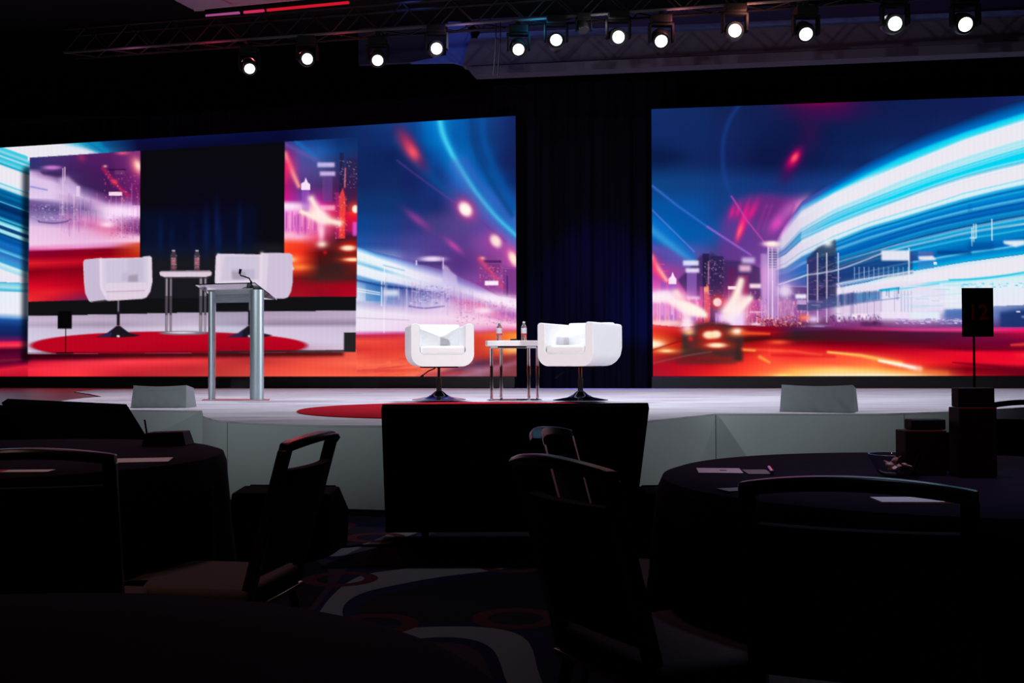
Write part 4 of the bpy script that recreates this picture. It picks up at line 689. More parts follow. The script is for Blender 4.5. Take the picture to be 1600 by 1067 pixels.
def display_mesh(name, canvas, quad, P0, P1, z0, z1, nx, ny):
    """flat panel grid, P0 left / P1 right plan points; every LED cell carries its own colour"""
    u = np.linspace(0, 1, nx); v = np.linspace(0, 1, ny); U, V = np.meshgrid(u, v)
    H = homog([(0, 0), (1, 0), (1, 1), (0, 1)], quad)           # u right, v down -> picture coordinates
    q = H @ np.stack([U.ravel(), V.ravel(), np.ones(U.size)]); X = q[0] / q[2] - canvas.x0 - .5; Y = q[1] / q[2] - canvas.y0 - .5
    h, w = canvas.a.shape[:2]; X = np.clip(X, 0, w - 1.001); Y = np.clip(Y, 0, h - 1.001); i = X.astype(int); j = Y.astype(int); fx = (X - i)[:, None]; fy = (Y - j)[:, None]
    a = canvas.a; col = (a[j, i] * (1 - fx) + a[j, i + 1] * fx) * (1 - fy) + (a[j + 1, i] * (1 - fx) + a[j + 1, i + 1] * fx) * fy
    rows = 1 + 0.006 * np.sin(np.arange(nx) * 2 * PI / 7.0); col = col * np.tile(rows, ny)[:, None]
    col = np.clip(col / 255.0, 0, 1); L = np.where(col <= .04045, col / 12.92, ((col + .055) / 1.055) ** 2.4)
    co = np.empty((nx * ny, 3)); co[:, 0] = P0[0] + (P1[0] - P0[0]) * U.ravel(); co[:, 1] = P0[1] + (P1[1] - P0[1]) * U.ravel(); co[:, 2] = z1 + (z0 - z1) * V.ravel()
    idx = np.arange(nx * ny).reshape(ny, nx); f = np.stack([idx[:-1, :-1], idx[1:, :-1], idx[1:, 1:], idx[:-1, 1:]], -1).reshape(-1)
    me = bpy.data.meshes.new(name); me.vertices.add(nx * ny); me.vertices.foreach_set('co', co.ravel())
    nf = (nx - 1) * (ny - 1); me.loops.add(nf * 4); me.loops.foreach_set('vertex_index', f.astype(np.int32)); me.polygons.add(nf)
    me.polygons.foreach_set('loop_start', np.arange(0, nf * 4, 4, dtype=np.int32)); me.polygons.foreach_set('loop_total', np.full(nf, 4, np.int32)); me.update()
    at_ = me.color_attributes.new('led_colour', 'FLOAT_COLOR', 'POINT'); at_.data.foreach_set('color', np.concatenate([L, np.ones((len(L), 1))], 1).astype(np.float32).ravel())
    m = bpy.data.materials.new('led_wall_picture'); m.use_nodes = True; nt = m.node_tree; nt.nodes.clear()
    vc = nt.nodes.new('ShaderNodeVertexColor'); vc.layer_name = 'led_colour'; e = nt.nodes.new('ShaderNodeEmission'); e.inputs[1].default_value = 1.0
    o = nt.nodes.new('ShaderNodeOutputMaterial'); nt.links.new(vc.outputs[0], e.inputs[0]); nt.links.new(e.outputs[0], o.inputs[0]); me.materials.append(m)
    return me
# ------------------------------------------------------------------ LED walls
Z0, Z1 = 0.804, 5.144
def led(P0, P1, canvas, quad, nx, ny, label):
    P0 = Vector((*P0, 0)); P1 = Vector((*P1, 0)); d = (P1 - P0).normalized(); n = Vector((d.y, -d.x, 0)); L = (P1 - P0).length
    if n.y > 0: n = -n
    t = thing('led_wall', label, 'screen', ((P0 + P1) / 2 - n * 0.0))
    o = bpy.data.objects.new('display', display_mesh('display', canvas, quad, P0 + n * .004 - t.location, P1 + n * .004 - t.location, Z0, Z1, nx, ny)); COL.objects.link(o); o.parent = t; o['label'] = 'glowing picture of city traffic trails' 
    rz = math.atan2(d.y, d.x); c = -n * 0.06
    bm = bm_new(); add_box(bm, (c.x, c.y, (Z0 + Z1) / 2), (L, 0.12, Z1 - Z0), rz); finish(bm, 'cabinet', M['black'], t)
    bm = bm_new(); c2 = n * 0.02; add_box(bm, (c2.x, c2.y, (STZ + Z0) / 2 - .002), (L + .04, 0.36, Z0 - STZ - .006), rz); finish(bm, 'plinth', M['blackgloss'], t, bevel=.01)
    return d, n
PL, PR = paint_left(), paint_right()
led((-10.53, 20.82), (0.074, 18.07), PL, [(-60, 233.7), (804.5, 180.0), (809, 588), (-60, 588)], 760, 352, 'large left LED wall with a live stage view inset over blue and red light trails')
led((2.28, 17.62), (8.62, 16.72), PR, [(1018, 170.8), (1664, 144.5), (1664, 586), (1023, 589.5)], 565, 385, 'large right LED wall with white and cyan light trails over a night city')

# ------------------------------------------------------------------ drape behind the screens
def drape_mesh(A, B, z0, z1, n, amp):
    bm = bm_new(); A = Vector((*A, 0)); B = Vector((*B, 0)); d = (B - A); L = d.length; d.normalize(); nn = Vector((d.y, -d.x, 0)); rows = []
    zs = [z0, z0 + .5, (z0 + z1) / 2, z1 - .5, z1 - .14, z1]
    for z in zs:
        k = 1.0 if z < z1 - .3 else .55; r = []
        for i in range(n + 1):
            s = L * i / n; w = amp * k * (math.sin(s * 21 + 1.3 * math.sin(s * 2.1)) + .5 * math.sin(s * 9.3 + z * .25) + .35 * math.sin(s * 47))
            p = A + d * s + nn * w; r.append(bm.verts.new((p.x, p.y, z)))
        rows.append(r)
    for a, b in zip(rows, rows[1:]):
        for i in range(n): bm.faces.new((a[i], a[i + 1], b[i + 1], b[i]))
    return bm
o = finish(drape_mesh((-13.5, 22.35), (0.6, 18.75), STZ, 5.75, 900, .045), 'stage_drape', M['drape']); tag(o, 'black pleated drape hanging behind the left LED wall', 'curtain')
o = finish(drape_mesh((-0.3, 18.45), (2.75, 18.05), STZ, 5.75, 260, .05), 'stage_drape', M['drape']); tag(o, 'dark blue-black drape in the gap between the two LED walls', 'curtain')
o = finish(drape_mesh((2.3, 18.32), (10.2, 17.2), STZ, 5.75, 520, .045), 'stage_drape', M['drape']); tag(o, 'black pleated drape hanging behind the right LED wall', 'curtain')

# ------------------------------------------------------------------ stage
fr = [(-5.1, 11.6), (-4.3, 10.75)] + [tuple(onz(x, y, STZ).xy) for x, y in ((205, 640), (316.5, 641.3), (318.5, 650), (340, 656.5), (375, 658.8), (412, 660.5), (450, 662), (490, 663), (525, 663.6), (600, 664.4), (680, 665), (760, 665), (850, 664), (930, 661.6), (1012, 657), (1060, 652), (1114, 646.5), (1117, 645.9), (1375, 646.2), (1499, 642), (1600, 636), (1680, 628))] + [(7.4, 13.2), (9.6, 16.6)]
back_r = [(9.6, 16.95), (2.3, 17.45), (0.07, 17.9)]; back_l = [(-9.8, 20.4)]
stage = thing('stage', 'low stage with white carpet top and pale grey front panels', 'stage', (0, 12, 0))
def P(plan): return [(x, y - 12) for x, y in plan]
notch = [tuple(onz(x, y, STZ).xy) for x, y in ((150, 608.5), (116, 612), (138, 615), (160, 619.5), (135, 621.5), (112, 624))]
carpet_plan = fr + [(9.6, 16.75)] + [(2.3, 17.42), (0.07, 17.85)] + [tuple(onz(300, 607, STZ).xy)] + notch
deck_plan = fr + [(9.6, 18.5), (0, 19.3), (-13, 23.2), (-13.5, 19), (-9.5, 14.5)]
bm = bm_new(); add_prism(bm, P(deck_plan), 0.48, STZ - .012); finish(bm, 'deck', M['blackgloss'], stage, smooth=False)
mc = mat('white_stage_carpet', (0.72, 0.70, 0.76), 0.95, noise=0.07, nscale=1.1, spec=0.05)
nt = mc.node_tree; b = nt.nodes['Principled BSDF']; tc = nt.nodes.new('ShaderNodeTexCoord'); mp = nt.nodes.new('ShaderNodeMapping'); mp.inputs['Scale'].default_value = (.55, 3.2, 1)
n2 = nt.nodes.new('ShaderNodeTexNoise'); n2.inputs['Scale'].default_value = 1.4; n2.inputs['Detail'].default_value = 6
rp = nt.nodes.new('ShaderNodeValToRGB'); rp.color_ramp.elements[0].position = .35; rp.color_ramp.elements[0].color = (0.56, 0.53, 0.60, 1); rp.color_ramp.elements[1].position = .55; rp.color_ramp.elements[1].color = (0.76, 0.76, 0.82, 1)  # wavy purplish shading of the carpet put into its colour
nt.links.new(tc.outputs['Object'], mp.inputs['Vector']); nt.links.new(mp.outputs[0], n2.inputs['Vector']); nt.links.new(n2.outputs['Fac'], rp.inputs['Fac']); nt.links.new(rp.outputs['Color'], b.inputs['Base Color'])
n3 = nt.nodes.new('ShaderNodeTexNoise'); n3.inputs['Scale'].default_value = 160; bp = nt.nodes.new('ShaderNodeBump'); bp.inputs['Strength'].default_value = .3; bp.inputs['Distance'].default_value = .004
nt.links.new(tc.outputs['Object'], n3.inputs['Vector']); nt.links.new(n3.outputs['Fac'], bp.inputs['Height']); nt.links.new(bp.outputs['Normal'], b.inputs['Normal'])
bm = bm_new(); add_prism(bm, [(x, y - (.016 if y < 3.9 else 0)) for x, y in P(carpet_plan)], STZ - .012, STZ); finish(bm, 'carpet', mc, stage, smooth=False)
bm = bm_new()                                     # front skirt, with thin seams every couple of panels
for (xa, ya), (xb, yb) in zip(fr, fr[1:]):
    d = Vector((xb - xa, yb - ya, 0)); L = d.length; n = Vector((d.y, -d.x, 0)).normalized(); m_ = Vector(((xa + xb) / 2, (ya + yb) / 2 - 12, 0)) + n * .0
    A = Vector((xa, ya - 12.012, 0)); B = Vector((xb, yb - 12.012, 0))
    vs = [bm.verts.new((q.x, q.y, z)) for q, z in ((A, .015), (B, .015), (B, STZ - .013), (A, STZ - .013))]; bm.faces.new(vs)
bmesh.ops.remove_doubles(bm, verts=bm.verts, dist=1e-4); finish(bm, 'front_panel', M['skirt'], stage)
def seam(px):   # thin vertical joint between two skirt panels
    for (a, b_) in zip(fr, fr[1:]):
        ra = ray(px, 650); k = ra.x / ra.y
        den = (b_[0] - a[0]) - k * (b_[1] - a[1])
        if abs(den) < 1e-9: continue
        t = (k * a[1] - a[0]) / den
        if 0 <= t <= 1:
            x, y = a[0] + t * (b_[0] - a[0]), a[1] + t * (b_[1] - a[1]); bm = bm_new(); add_box(bm, (x, y - 12 - .014, .31), (.003, .004, .58)); finish(bm, 'panel_seam', M['ink'], stage); return
for px in (356, 1118, 1412): seam(px)

# ------------------------------------------------------------------ room shell
mf = bpy.data.materials.new('patterned_ballroom_carpet'); mf.use_nodes = True; nt = mf.node_tree; b = nt.nodes['Principled BSDF']; b.inputs['Roughness'].default_value = .95; b.inputs['Specular IOR Level'].default_value = .05
tc = nt.nodes.new('ShaderNodeTexCoord'); N = nt.nodes.new
mp = N('ShaderNodeMapping'); mp.inputs['Scale'].default_value = (.8, .55, 1); mp.inputs['Location'].default_value = (7.7, 3.3, 0); mp.inputs['Rotation'].default_value = (0, 0, .5); nt.links.new(tc.outputs['Object'], mp.inputs['Vector'])
no = N('ShaderNodeTexNoise'); no.inputs['Scale'].default_value = 1.0; no.inputs['Detail'].default_value = 0.0; no.inputs['Distortion'].default_value = .7; nt.links.new(mp.outputs[0], no.inputs['Vector'])
cr = N('ShaderNodeValToRGB'); cr.color_ramp.interpolation = 'CONSTANT'; e = cr.color_ramp.elements
e[0].position = 0; e[0].color = (.012, .010, .018, 1); e[1].position = .42; e[1].color = (.014, .012, .055, 1)
for p_, c_ in ((.47, (.24, .24, .27, 1)), (.57, (.014, .012, .055, 1)), (.60, (.06, .03, .055, 1)), (.64, (.012, .010, .018, 1))):
    q = e.new(p_); q.color = c_
nt.links.new(no.outputs['Fac'], cr.inputs['Fac'])
vo = N('ShaderNodeTexVoronoi'); vo.voronoi_dimensions = '2D'; vo.inputs['Scale'].default_value = 1.15; vo.inputs['Randomness'].default_value = .75; nt.links.new(tc.outputs['Object'], vo.inputs['Vector'])
rr = N('ShaderNodeValToRGB'); rr.color_ramp.interpolation = 'CONSTANT'; e = rr.color_ramp.elements; e[0].position = 0; e[0].color = (0, 0, 0, 1); e[1].position = .13; e[1].color = (1, 1, 1, 1); q = e.new(.21); q.color = (0, 0, 0, 1)
nt.links.new(vo.outputs['Distance'], rr.inputs['Fac'])
mx = N('ShaderNodeMix'); mx.data_type = 'RGBA'; mx.inputs['B'].default_value = (.09, .018, .028, 1); nt.links.new(rr.outputs['Color'], mx.inputs['Factor']); nt.links.new(cr.outputs['Color'], mx.inputs['A']); nt.links.new(mx.outputs['Result'], b.inputs['Base Color'])
bm = bm_new(); add_box(bm, (0, 10.5, -.05), (36, 34, .1)); o = finish(bm, 'floor', mf, kind='structure')
mw = mat('dark_wall_paint', (.03, .028, .035), .9, noise=.1, nscale=2)
for nm, c, s in (('wall_back', (0, 27.6, 3.6), (36, .2, 7.4)), ('wall_front', (0, -6.6, 3.6), (36, .2, 7.4)), ('wall_left', (-18.1, 10.5, 3.6), (.2, 34.4, 7.4)), ('wall_right', (18.1, 10.5, 3.6), (.2, 34.4, 7.4))):
    bm = bm_new(); add_box(bm, c, s); finish(bm, nm, mw, kind='structure')
bm = bm_new(); add_box(bm, (0, 10.5, 7.35), (36.4, 34.6, .1)); finish(bm, 'ceiling', M['ceil'], kind='structure')

# line of the lighting truss (photo: from 100,82 to 1240,0), 5 m up
TA = onz(100, 82, 5.0); TB = onz(1240, 0.5, 5.0); TD = (TB - TA).normalized(); TN = Vector((TD.y, -TD.x, 0)); 
if TN.y > 0: TN = -TN
def on_line(px, py, off):     # photo point taken onto the vertical plane parallel to the truss, 'off' metres behind it
    v = ray(px, py); p0 = TA - TN * off; t = (p0 - Vector((0, 0, CAMZ))).dot(TN) / v.dot(TN); return Vector((0, 0, CAMZ)) + v * t
# ceiling bulkhead of the coffer behind the truss
def strip(name, pts, off, th, m, kind='structure'):
    bm = bm_new(); add_quad_plate(bm, [on_line(x, y, off) for x, y in pts], th, -TN); return finish(bm, name, m, smooth=False, kind=kind)
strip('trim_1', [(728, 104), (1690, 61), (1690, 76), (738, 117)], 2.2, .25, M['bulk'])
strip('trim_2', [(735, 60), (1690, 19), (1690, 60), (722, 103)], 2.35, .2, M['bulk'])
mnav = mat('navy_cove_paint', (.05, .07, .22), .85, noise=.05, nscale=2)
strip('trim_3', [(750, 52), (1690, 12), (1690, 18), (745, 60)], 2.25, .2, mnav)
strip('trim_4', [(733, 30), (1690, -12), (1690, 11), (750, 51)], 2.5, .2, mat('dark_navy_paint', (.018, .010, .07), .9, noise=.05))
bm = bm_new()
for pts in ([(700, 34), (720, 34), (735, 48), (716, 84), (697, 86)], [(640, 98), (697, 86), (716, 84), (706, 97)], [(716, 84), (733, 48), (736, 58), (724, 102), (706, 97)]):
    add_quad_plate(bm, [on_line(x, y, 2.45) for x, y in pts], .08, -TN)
finish(bm, 'trim_5', mat('cove_paint_with_blue_light', (.03, .06, .30), .85, noise=.08, nscale=3), smooth=False, kind='structure')  # blue light on the facets put into the paint colour
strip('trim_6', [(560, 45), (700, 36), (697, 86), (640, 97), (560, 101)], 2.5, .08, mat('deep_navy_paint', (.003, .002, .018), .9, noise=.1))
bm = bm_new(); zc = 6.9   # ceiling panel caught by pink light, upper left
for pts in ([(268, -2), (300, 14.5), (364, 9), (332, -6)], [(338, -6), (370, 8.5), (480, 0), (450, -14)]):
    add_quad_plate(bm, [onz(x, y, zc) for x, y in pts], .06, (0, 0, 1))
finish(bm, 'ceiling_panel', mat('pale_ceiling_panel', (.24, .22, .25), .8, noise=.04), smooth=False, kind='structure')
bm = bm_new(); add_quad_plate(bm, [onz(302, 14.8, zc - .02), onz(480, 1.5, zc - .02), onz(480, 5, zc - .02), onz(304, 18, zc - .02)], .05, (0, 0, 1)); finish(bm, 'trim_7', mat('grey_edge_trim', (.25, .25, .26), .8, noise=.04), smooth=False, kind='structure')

# ------------------------------------------------------------------ truss and lamps
def truss(A, B, label, h=.30, w=.26, n=44):
    t = thing('lighting_truss', label, 'truss', (A + B) / 2); c = t.location; up = Vector((0, 0, h)); d = (B - A).normalized(); s = Vector((-d.y, d.x, 0)) * w
    ends = [(A - c, B - c), (A - c + up, B - c + up), (A - c + s, B - c + s), (A - c + s + up, B - c + s + up)]
    for a, b_ in ends:
        bm = bm_new(); add_tube(bm, [a, b_], .017, 12); finish(bm, 'chord', M['truss'] if a.z < .1 and a is ends[0][0] else M['lacing'], t)  # light on the lower front chord put into a paler tube colour
    for (a0, b0), (a1, b1) in ((ends[0], ends[1]), (ends[2], ends[3]), (ends[0], ends[2])):
        bm = bm_new()
        for k in range(n):
            p = a0.lerp(b0, k / n) if k % 2 == 0 else a1.lerp(b1, k / n); q = a1.lerp(b1, (k + 1) / n) if k % 2 == 0 else a0.lerp(b0, (k + 1) / n)
            add_tube(bm, [p, q], .010, 6)
        finish(bm, 'lacing', M['lacing'], t)
    return t
TE = TA - TD * .0; truss(TE, TB + TD * 4.2, 'long dark truss carrying the row of stage lamps')
def lamp(px, py, lit, tilt, yaw, size, label):
    """moving head hanging below the truss; the lens centre sits at the measured spot"""
    p = on_line(px, py, 0.0); p = p + TN * 0.0
    k = size; t = thing('moving_head_lamp', label, 'stage lamp', p)
    ztop = 5.0 - .024 - p.z
    body_z = .165 * k
    bm = bm_new(); add_box(bm, (0, 0, body_z + .05 * k), (.21 * k, .17 * k, .085 * k)); finish(bm, 'base', M['black'], t, bevel=.012 * k)
    hz = max(ztop, body_z + .10 * k)
    bm = bm_new(); add_tube(bm, [(0, 0, body_z + .09 * k), (0, 0, hz)], .018, 10); add_box(bm, (0, 0, hz - .022), (.05, .07, .04)); finish(bm, 'clamp', M['black'], t)
    bm = bm_new()
    for s in (-1, 1):
        add_box(bm, (s * .118 * k, 0, body_z - .085 * k), (.026 * k, .09 * k, .19 * k))
    add_box(bm, (0, 0, body_z - .002 * k), (.262 * k, .09 * k, .026 * k)); finish(bm, 'yoke', M['black'], t, bevel=.008 * k)
    h = bm_new(); add_lathe(h, [(0, .20), (.055, .20), (.085, .16), (.098, .06), (.092, .0), (.086, -.01)], 24)
    R = Euler((tilt, 0, yaw)).to_matrix().to_4x4(); bmesh.ops.transform(h, matrix=R @ Matrix.Diagonal((k, k, k, 1)), verts=h.verts)
    hd = finish(h, 'head', M['blackgloss'], t); 
    l = bm_new(); add_lathe(l, [(0, -.012), (.05, -.012), (.078, -.008), (.078, 0.0), (0, 0.0)], 24); bmesh.ops.transform(l, matrix=R @ Matrix.Diagonal((k, k, k, 1)), verts=l.verts)
    finish(l, 'lens', M['lens'] if lit else M['blackgloss'], hd)
    return t
# lamp axis: lens looks along -z of the head, tilted towards the audience
spots = [(390, 107, -.95, .35, .95, 'leftmost lit stage lamp, lowest in the picture, on the truss'), (480, 92, -1.25, .35, .98, 'lit stage lamp second from the left, faces outward'), (590, 94, -1.0, .15, .98, 'lit stage lamp third from the left on the truss'),
         (682, 76, -1.3, .2, 1.0, 'lit stage lamp in front of the blue cove corner'), (810, 77, -1.0, .1, 1.0, 'lit low-tilted stage lamp just right of the two hanging cables'), (869, 63, -1.6, 0, 1.02, 'round-faced lit stage lamp left of the unlit one'),
         (966, 58, -1.3, .15, 1.05, 'lit stage lamp immediately right of the unlit one'), (1033, 64, -1.0, 0, 1.05, 'lit stage lamp second to the right of the unlit one'), (1148, 48, -1.4, 0, 1.08, 'lit stage lamp under the orange-lit end of the truss'),
         (1259, 53, -1.0, 0, 1.08, 'lit stage lamp above the top edge of the right LED wall, fourth from the right'), (1398, 37, -1.3, 0, 1.12, 'second lit stage lamp from the right end'), (1508, 38, -1.15, 0, 1.12, 'rightmost lit stage lamp')]
for px, py, ti, yw, k, lb in spots: lamp(px, py, True, ti, yw, k * 1.04, lb)['group'] = 'lit lamps along the truss'
lamp(912, 47, False, -.5, .4, .72, 'small unlit dark stage lamp hanging between two lit ones')
for px, lb in ((775, 'thin dark cable hanging left of its twin below the truss'), (782, 'thin dark cable hanging right of its twin below the truss')):
    a = on_line(px, 34, 0.05); b_ = on_line(px - 4, 118, 0.05); bm = bm_new(); add_tube(bm, [a, a.lerp(b_, .5) + Vector((.01, 0, 0)), b_], .008, 6); tag(finish(bm, 'hanging_cable', M['black']), lb, 'cable', 'cables below the truss')
# second batten nearer the ceiling whose red and pink light is put in as emission
a = on_line(322, 25, 1.2); b_ = on_line(565, 2, 1.2); t = thing('ceiling_batten', 'thin ceiling batten at upper left with added pink to red glow', 'light', (a + b_) / 2)
bm = bm_new(); add_tube(bm, [a - t.location + Vector((0, 0, .05)), b_ - t.location + Vector((0, 0, .05))], .04, 8); finish(bm, 'rail', M['black'], t)
for s0, s1, c_ in ((0, .22, (.45, .08, .30)), (.25, .38, (.75, .03, .12)), (.40, .92, (.75, .01, .03))):
    bm = bm_new(); d = b_ - a; add_tube(bm, [a + d * s0 - t.location, a + d * s1 - t.location], .020, 8); finish(bm, 'added_glow_strip', emit('added_glow_strip', c_, .8), t)

# ------------------------------------------------------------------ rug, armchairs, side table, bottles
c = onz(738, 636.6, STZ); c = Vector((-.385, 10.02, STZ))
bm = bm_new(); add_lathe(bm, [(0, 0), (1.56, 0), (1.57, .008), (1.555, .016), (0, .016)], 96)
o = finish(bm, 'rug', M['rug']); o.location = (c.x, c.y, STZ + .001); tag(o, 'round red rug on the white stage carpet', 'rug')

def U_profile(w, h, t, base, r_out, r_in, seg=8):
    """closed U outline in xz, open at the top; arms t wide, seat base high"""
    p = []
    def arc(cx, cz, r, a0, a1): return [(cx + r * math.cos(a0 + (a1 - a0) * i / seg), cz + r * math.sin(a0 + (a1 - a0) * i / seg)) for i in range(seg + 1)]
    rt = .035
    p += arc(-w / 2 + rt, h - rt, rt, PI, PI / 2)[0:]       # left arm top outer
    p += arc(-w / 2 + t - rt, h - rt, rt, PI / 2, 0)
    p += arc(-w / 2 + t + r_in, base + r_in, r_in, PI, 1.5 * PI)
    p += arc(w / 2 - t - r_in, base + r_in, r_in, 1.5 * PI, 2 * PI)
    p += arc(w / 2 - t + rt, h - rt, rt, PI, PI / 2)
    p += arc(w / 2 - rt, h - rt, rt, PI / 2, 0)
    p += arc(w / 2 - r_out, r_out, r_out, 0, -PI / 2)
    p += arc(-w / 2 + r_out, r_out, r_out, -PI / 2, -PI)
    return p
def extrude_profile(bm, prof, ys, fn=None):
    rings = []
    for y in ys: rings.append([bm.verts.new((x, y, z) if fn is None else fn(x, y, z)) for x, z in prof])
    n = len(prof)
    for a, b_ in zip(rings, rings[1:]):
        for k in range(n): bm.faces.new((a[k], b_[k], b_[(k + 1) % n], a[(k + 1) % n]))
    bm.faces.new(rings[0]); bm.faces.new(list(reversed(rings[-1])))
def armchair(label, loc, rz):
    """swivel tub chair; local front is -y"""
    t = thing('swivel_armchair', label, 'armchair', loc, rz, 'white swivel armchairs on the stage')
    w, d, h, zb = .70, .64, .455, .372
    def soft(x, y, z):      # pull the rear lower corner in and round the ends
        e = 0.0; yb = d / 2 - y
        if yb < .14: e = (.14 - yb) / .14
        zz = z
        if z < .30: zz = z + (1 - math.sqrt(max(0, 1 - e * e))) * .13 * (1 - z / .30)
        f = 1.0
        yf = y + d / 2
        if yf < .02: f = .985
        if yb < .03: f *= .975
        top = 1.0
        return (x * f, y, zb + zz * top - (.03 if False else 0) + (0.012 * (1 - (y + d / 2) / d) if z > .25 else 0))
    bm = bm_new(); prof = U_profile(w, h, .095, .13, .135, .05)
    extrude_profile(bm, prof, [-d / 2, -d / 2 + .008, -d / 2 + .03, 0, d / 2 - .14, d / 2 - .105, d / 2 - .07, d / 2 - .04, d / 2 - .018, d / 2], soft)
    sh = finish(bm, 'shell', M['leather'], t, bevel=.010, seg=2)
    bm = bm_new()
    add_box(bm, (0, d / 2 - .075, zb + .30), (w - .17, .12, .35)); finish(bm, 'backrest', M['leather'], t, bevel=.02, seg=3)
    bm = bm_new(); add_box(bm, (0, -.055, zb + .175), (w - .205, d - .13, .10)); finish(bm, 'seat_cushion', M['leather'], t, bevel=.03, seg=4)
    bm = bm_new()
    for s in (-1, 1):
        x = s * (w / 2 - .095); add_tube(bm, [(x, -d / 2 + .004, zb + h - .05), (x, -d / 2 + .004, zb + .16), (x - s * .03, -d / 2 + .004, zb + .13)], .003, 6)
    add_tube(bm, [(-w / 2 + .125, -d / 2 + .002, zb + .13), (w / 2 - .125, -d / 2 + .002, zb + .13)], .003, 6); finish(bm, 'piping', M['seam'], sh)
    bm = bm_new(); add_box(bm, (0, 0, zb - .004), (.38, .38, .022)); finish(bm, 'mounting_plate', M['black'], t, bevel=.004)
    bm = bm_new(); add_tube(bm, [(0, 0, .10), (0, 0, zb - .01)], .017, 16); finish(bm, 'gas_lift', M['chrome'], t)
    bm = bm_new(); add_tube(bm, [(0, 0, .095), (0, 0, .24)], [.030, .026], 16); finish(bm, 'lift_sleeve', M['darkchrome'], t)
    bm = bm_new(); add_lathe(bm, [(0, 0), (.30, 0), (.302, .006), (.24, .016), (.14, .034), (.085, .062), (.05, .092), (.03, .105), (0, .105)], 48); finish(bm, 'pedestal', M['darkchrome'], t)
    bm = bm_new(); add_tube(bm, [(-.05, -.05, zb - .02), (-.13, -.10, zb - .05), (-.22, -.12, zb - .115)], .007, 8); add_tube(bm, [(-.19, -.114, zb - .095), (-.235, -.122, zb - .13)], .012, 8); finish(bm, 'height_lever', M['black'], t)
    bm = bm_new(); add_box(bm, (.14, d / 2 + .004, zb + .24), (.03, .022, .06)); finish(bm, 'back_tab', M['leather'], sh, bevel=.004)
    return t
pa = onz(686, 627.5, STZ); pb = onz(907, 628.5, STZ); print('chairs', pa, pb)
armchair('white leather swivel armchair on a chrome pedestal, left of the side table', (pa.x, pa.y, STZ + .0205), .20)
armchair('white leather swivel armchair on a chrome pedestal, right of the side table', (pb.x, pb.y, STZ + .0205), -.60)

pt = onz(804, 626.5, STZ); tb = thing('side_table', 'white-topped side table with four chrome legs between the armchairs', 'table', (pt.x, pt.y, STZ + .0005))
sc = pt.y / F
def stad(w, d, n=14):
    r = d / 2; return [(w / 2 - r + r * math.cos(a), r * math.sin(a)) for a in [-PI / 2 + PI * i / n for i in range(n + 1)]] + [(-w / 2 + r + r * math.cos(a), r * math.sin(a)) for a in [PI / 2 + PI * i / n for i in range(n + 1)]]
zt = (CAMZ - STZ) + (563 - 532.5) * sc
bm = bm_new(); add_prism(bm, stad(.655, .42), zt - .060, zt); finish(bm, 'tabletop', M['tabletop'], tb, bevel=.005)
bm = bm_new(); add_prism(bm, stad(.56, .33), zt - .085, zt - .060); finish(bm, 'apron', M['chrome'], tb, bevel=.004)
bm = bm_new(); add_prism(bm, stad(.62, .40), 0, .018); finish(bm, 'base_plate', M['chrome'], tb, bevel=.006)
for x, y in ((-.255, -.10), (-.15, .12), (.16, -.10), (.262, .11)):
    bm = bm_new(); add_tube(bm, [(x, y, .018), (x, y, zt - .085)], .019, 16); finish(bm, 'leg', M['chrome'], tb)
def bottle(label, loc):
    t = thing('water_bottle', label, 'bottle', loc, 0, 'water bottles on the side table')
    bm = bm_new(); add_lathe(bm, [(0, 0), (.026, 0), (.031, .006), (.031, .045), (.028, .055), (.031, .065), (.031, .145), (.026, .165), (.013, .188), (.012, .196), (0, .196)], 20); finish(bm, 'body', M['water'], t)
    bm = bm_new(); add_lathe(bm, [(.0315, .068), (.0318, .07), (.0318, .14), (.0315, .142)], 20); finish(bm, 'label_sleeve', M['label'], t)
    bm = bm_new(); add_lathe(bm, [(.032, .060), (.032, .082)], 20); finish(bm, 'label_band', mat('red_label_band', (.5, .04, .06), .5, noise=.1), t)
    bm = bm_new(); add_lathe(bm, [(0, .216), (.013, .215), (.0145, .212), (.0145, .196), (0, .196)], 16); finish(bm, 'cap', mat('white_cap', (.6, .6, .62), .4, noise=.02), t)
zz = STZ + .0005 + zt + .0005
bottle('left clear water bottle on the side table', (pt.x + (780.5 - 804) * sc, pt.y - .04, zz)); bottle('right clear water bottle on the side table', (pt.x + (819 - 804) * sc, pt.y - .02, zz))
bm = bm_new(); add_box(bm, (0, 0, .011), (.085, .16, .022)); o = finish(bm, 'remote_control', M['blackgloss'], bevel=.004); o.location = (pt.x + (803.5 - 804) * sc, pt.y + .06, zz); tag(o, 'small black handset lying between the bottles on the side table', 'remote')

# ------------------------------------------------------------------ lectern
pl = onz(368, 625.5, STZ); k = pl.y / F; L = thing('lectern', 'clear acrylic lectern with two silver columns at stage left', 'lectern', (pl.x, pl.y, STZ + .0005)); zc_ = CAMZ - STZ
def lz(py): return zc_ + (564.6 - py) * k
def lx(px): return (px - 368) * k
bm = bm_new(); add_prism(bm, [(lx(313), .12), (lx(320), -.13), (lx(424), -.10), (lx(418), .14)], 0, .012); finish(bm, 'base_plate', mat('tinted_acrylic_base', (.55, .30, .34), .15, noise=.05, coat=.5), L, bevel=.003)
bm = bm_new(); add_lathe(bm, [(0, .012), (.038, .012), (.038, lz(456)), (0, lz(456))], 24, (lx(331), .0, 0), 1.0, 1.9); cl_ = finish(bm, 'column', M['alu'], L)
bm = bm_new(); add_lathe(bm, [(0, .012), (.082, .012), (.082, lz(453)), (0, lz(453))], 28, (lx(402), -.02, 0), 1.0, .55); finish(bm, 'column', M['alu'], L)
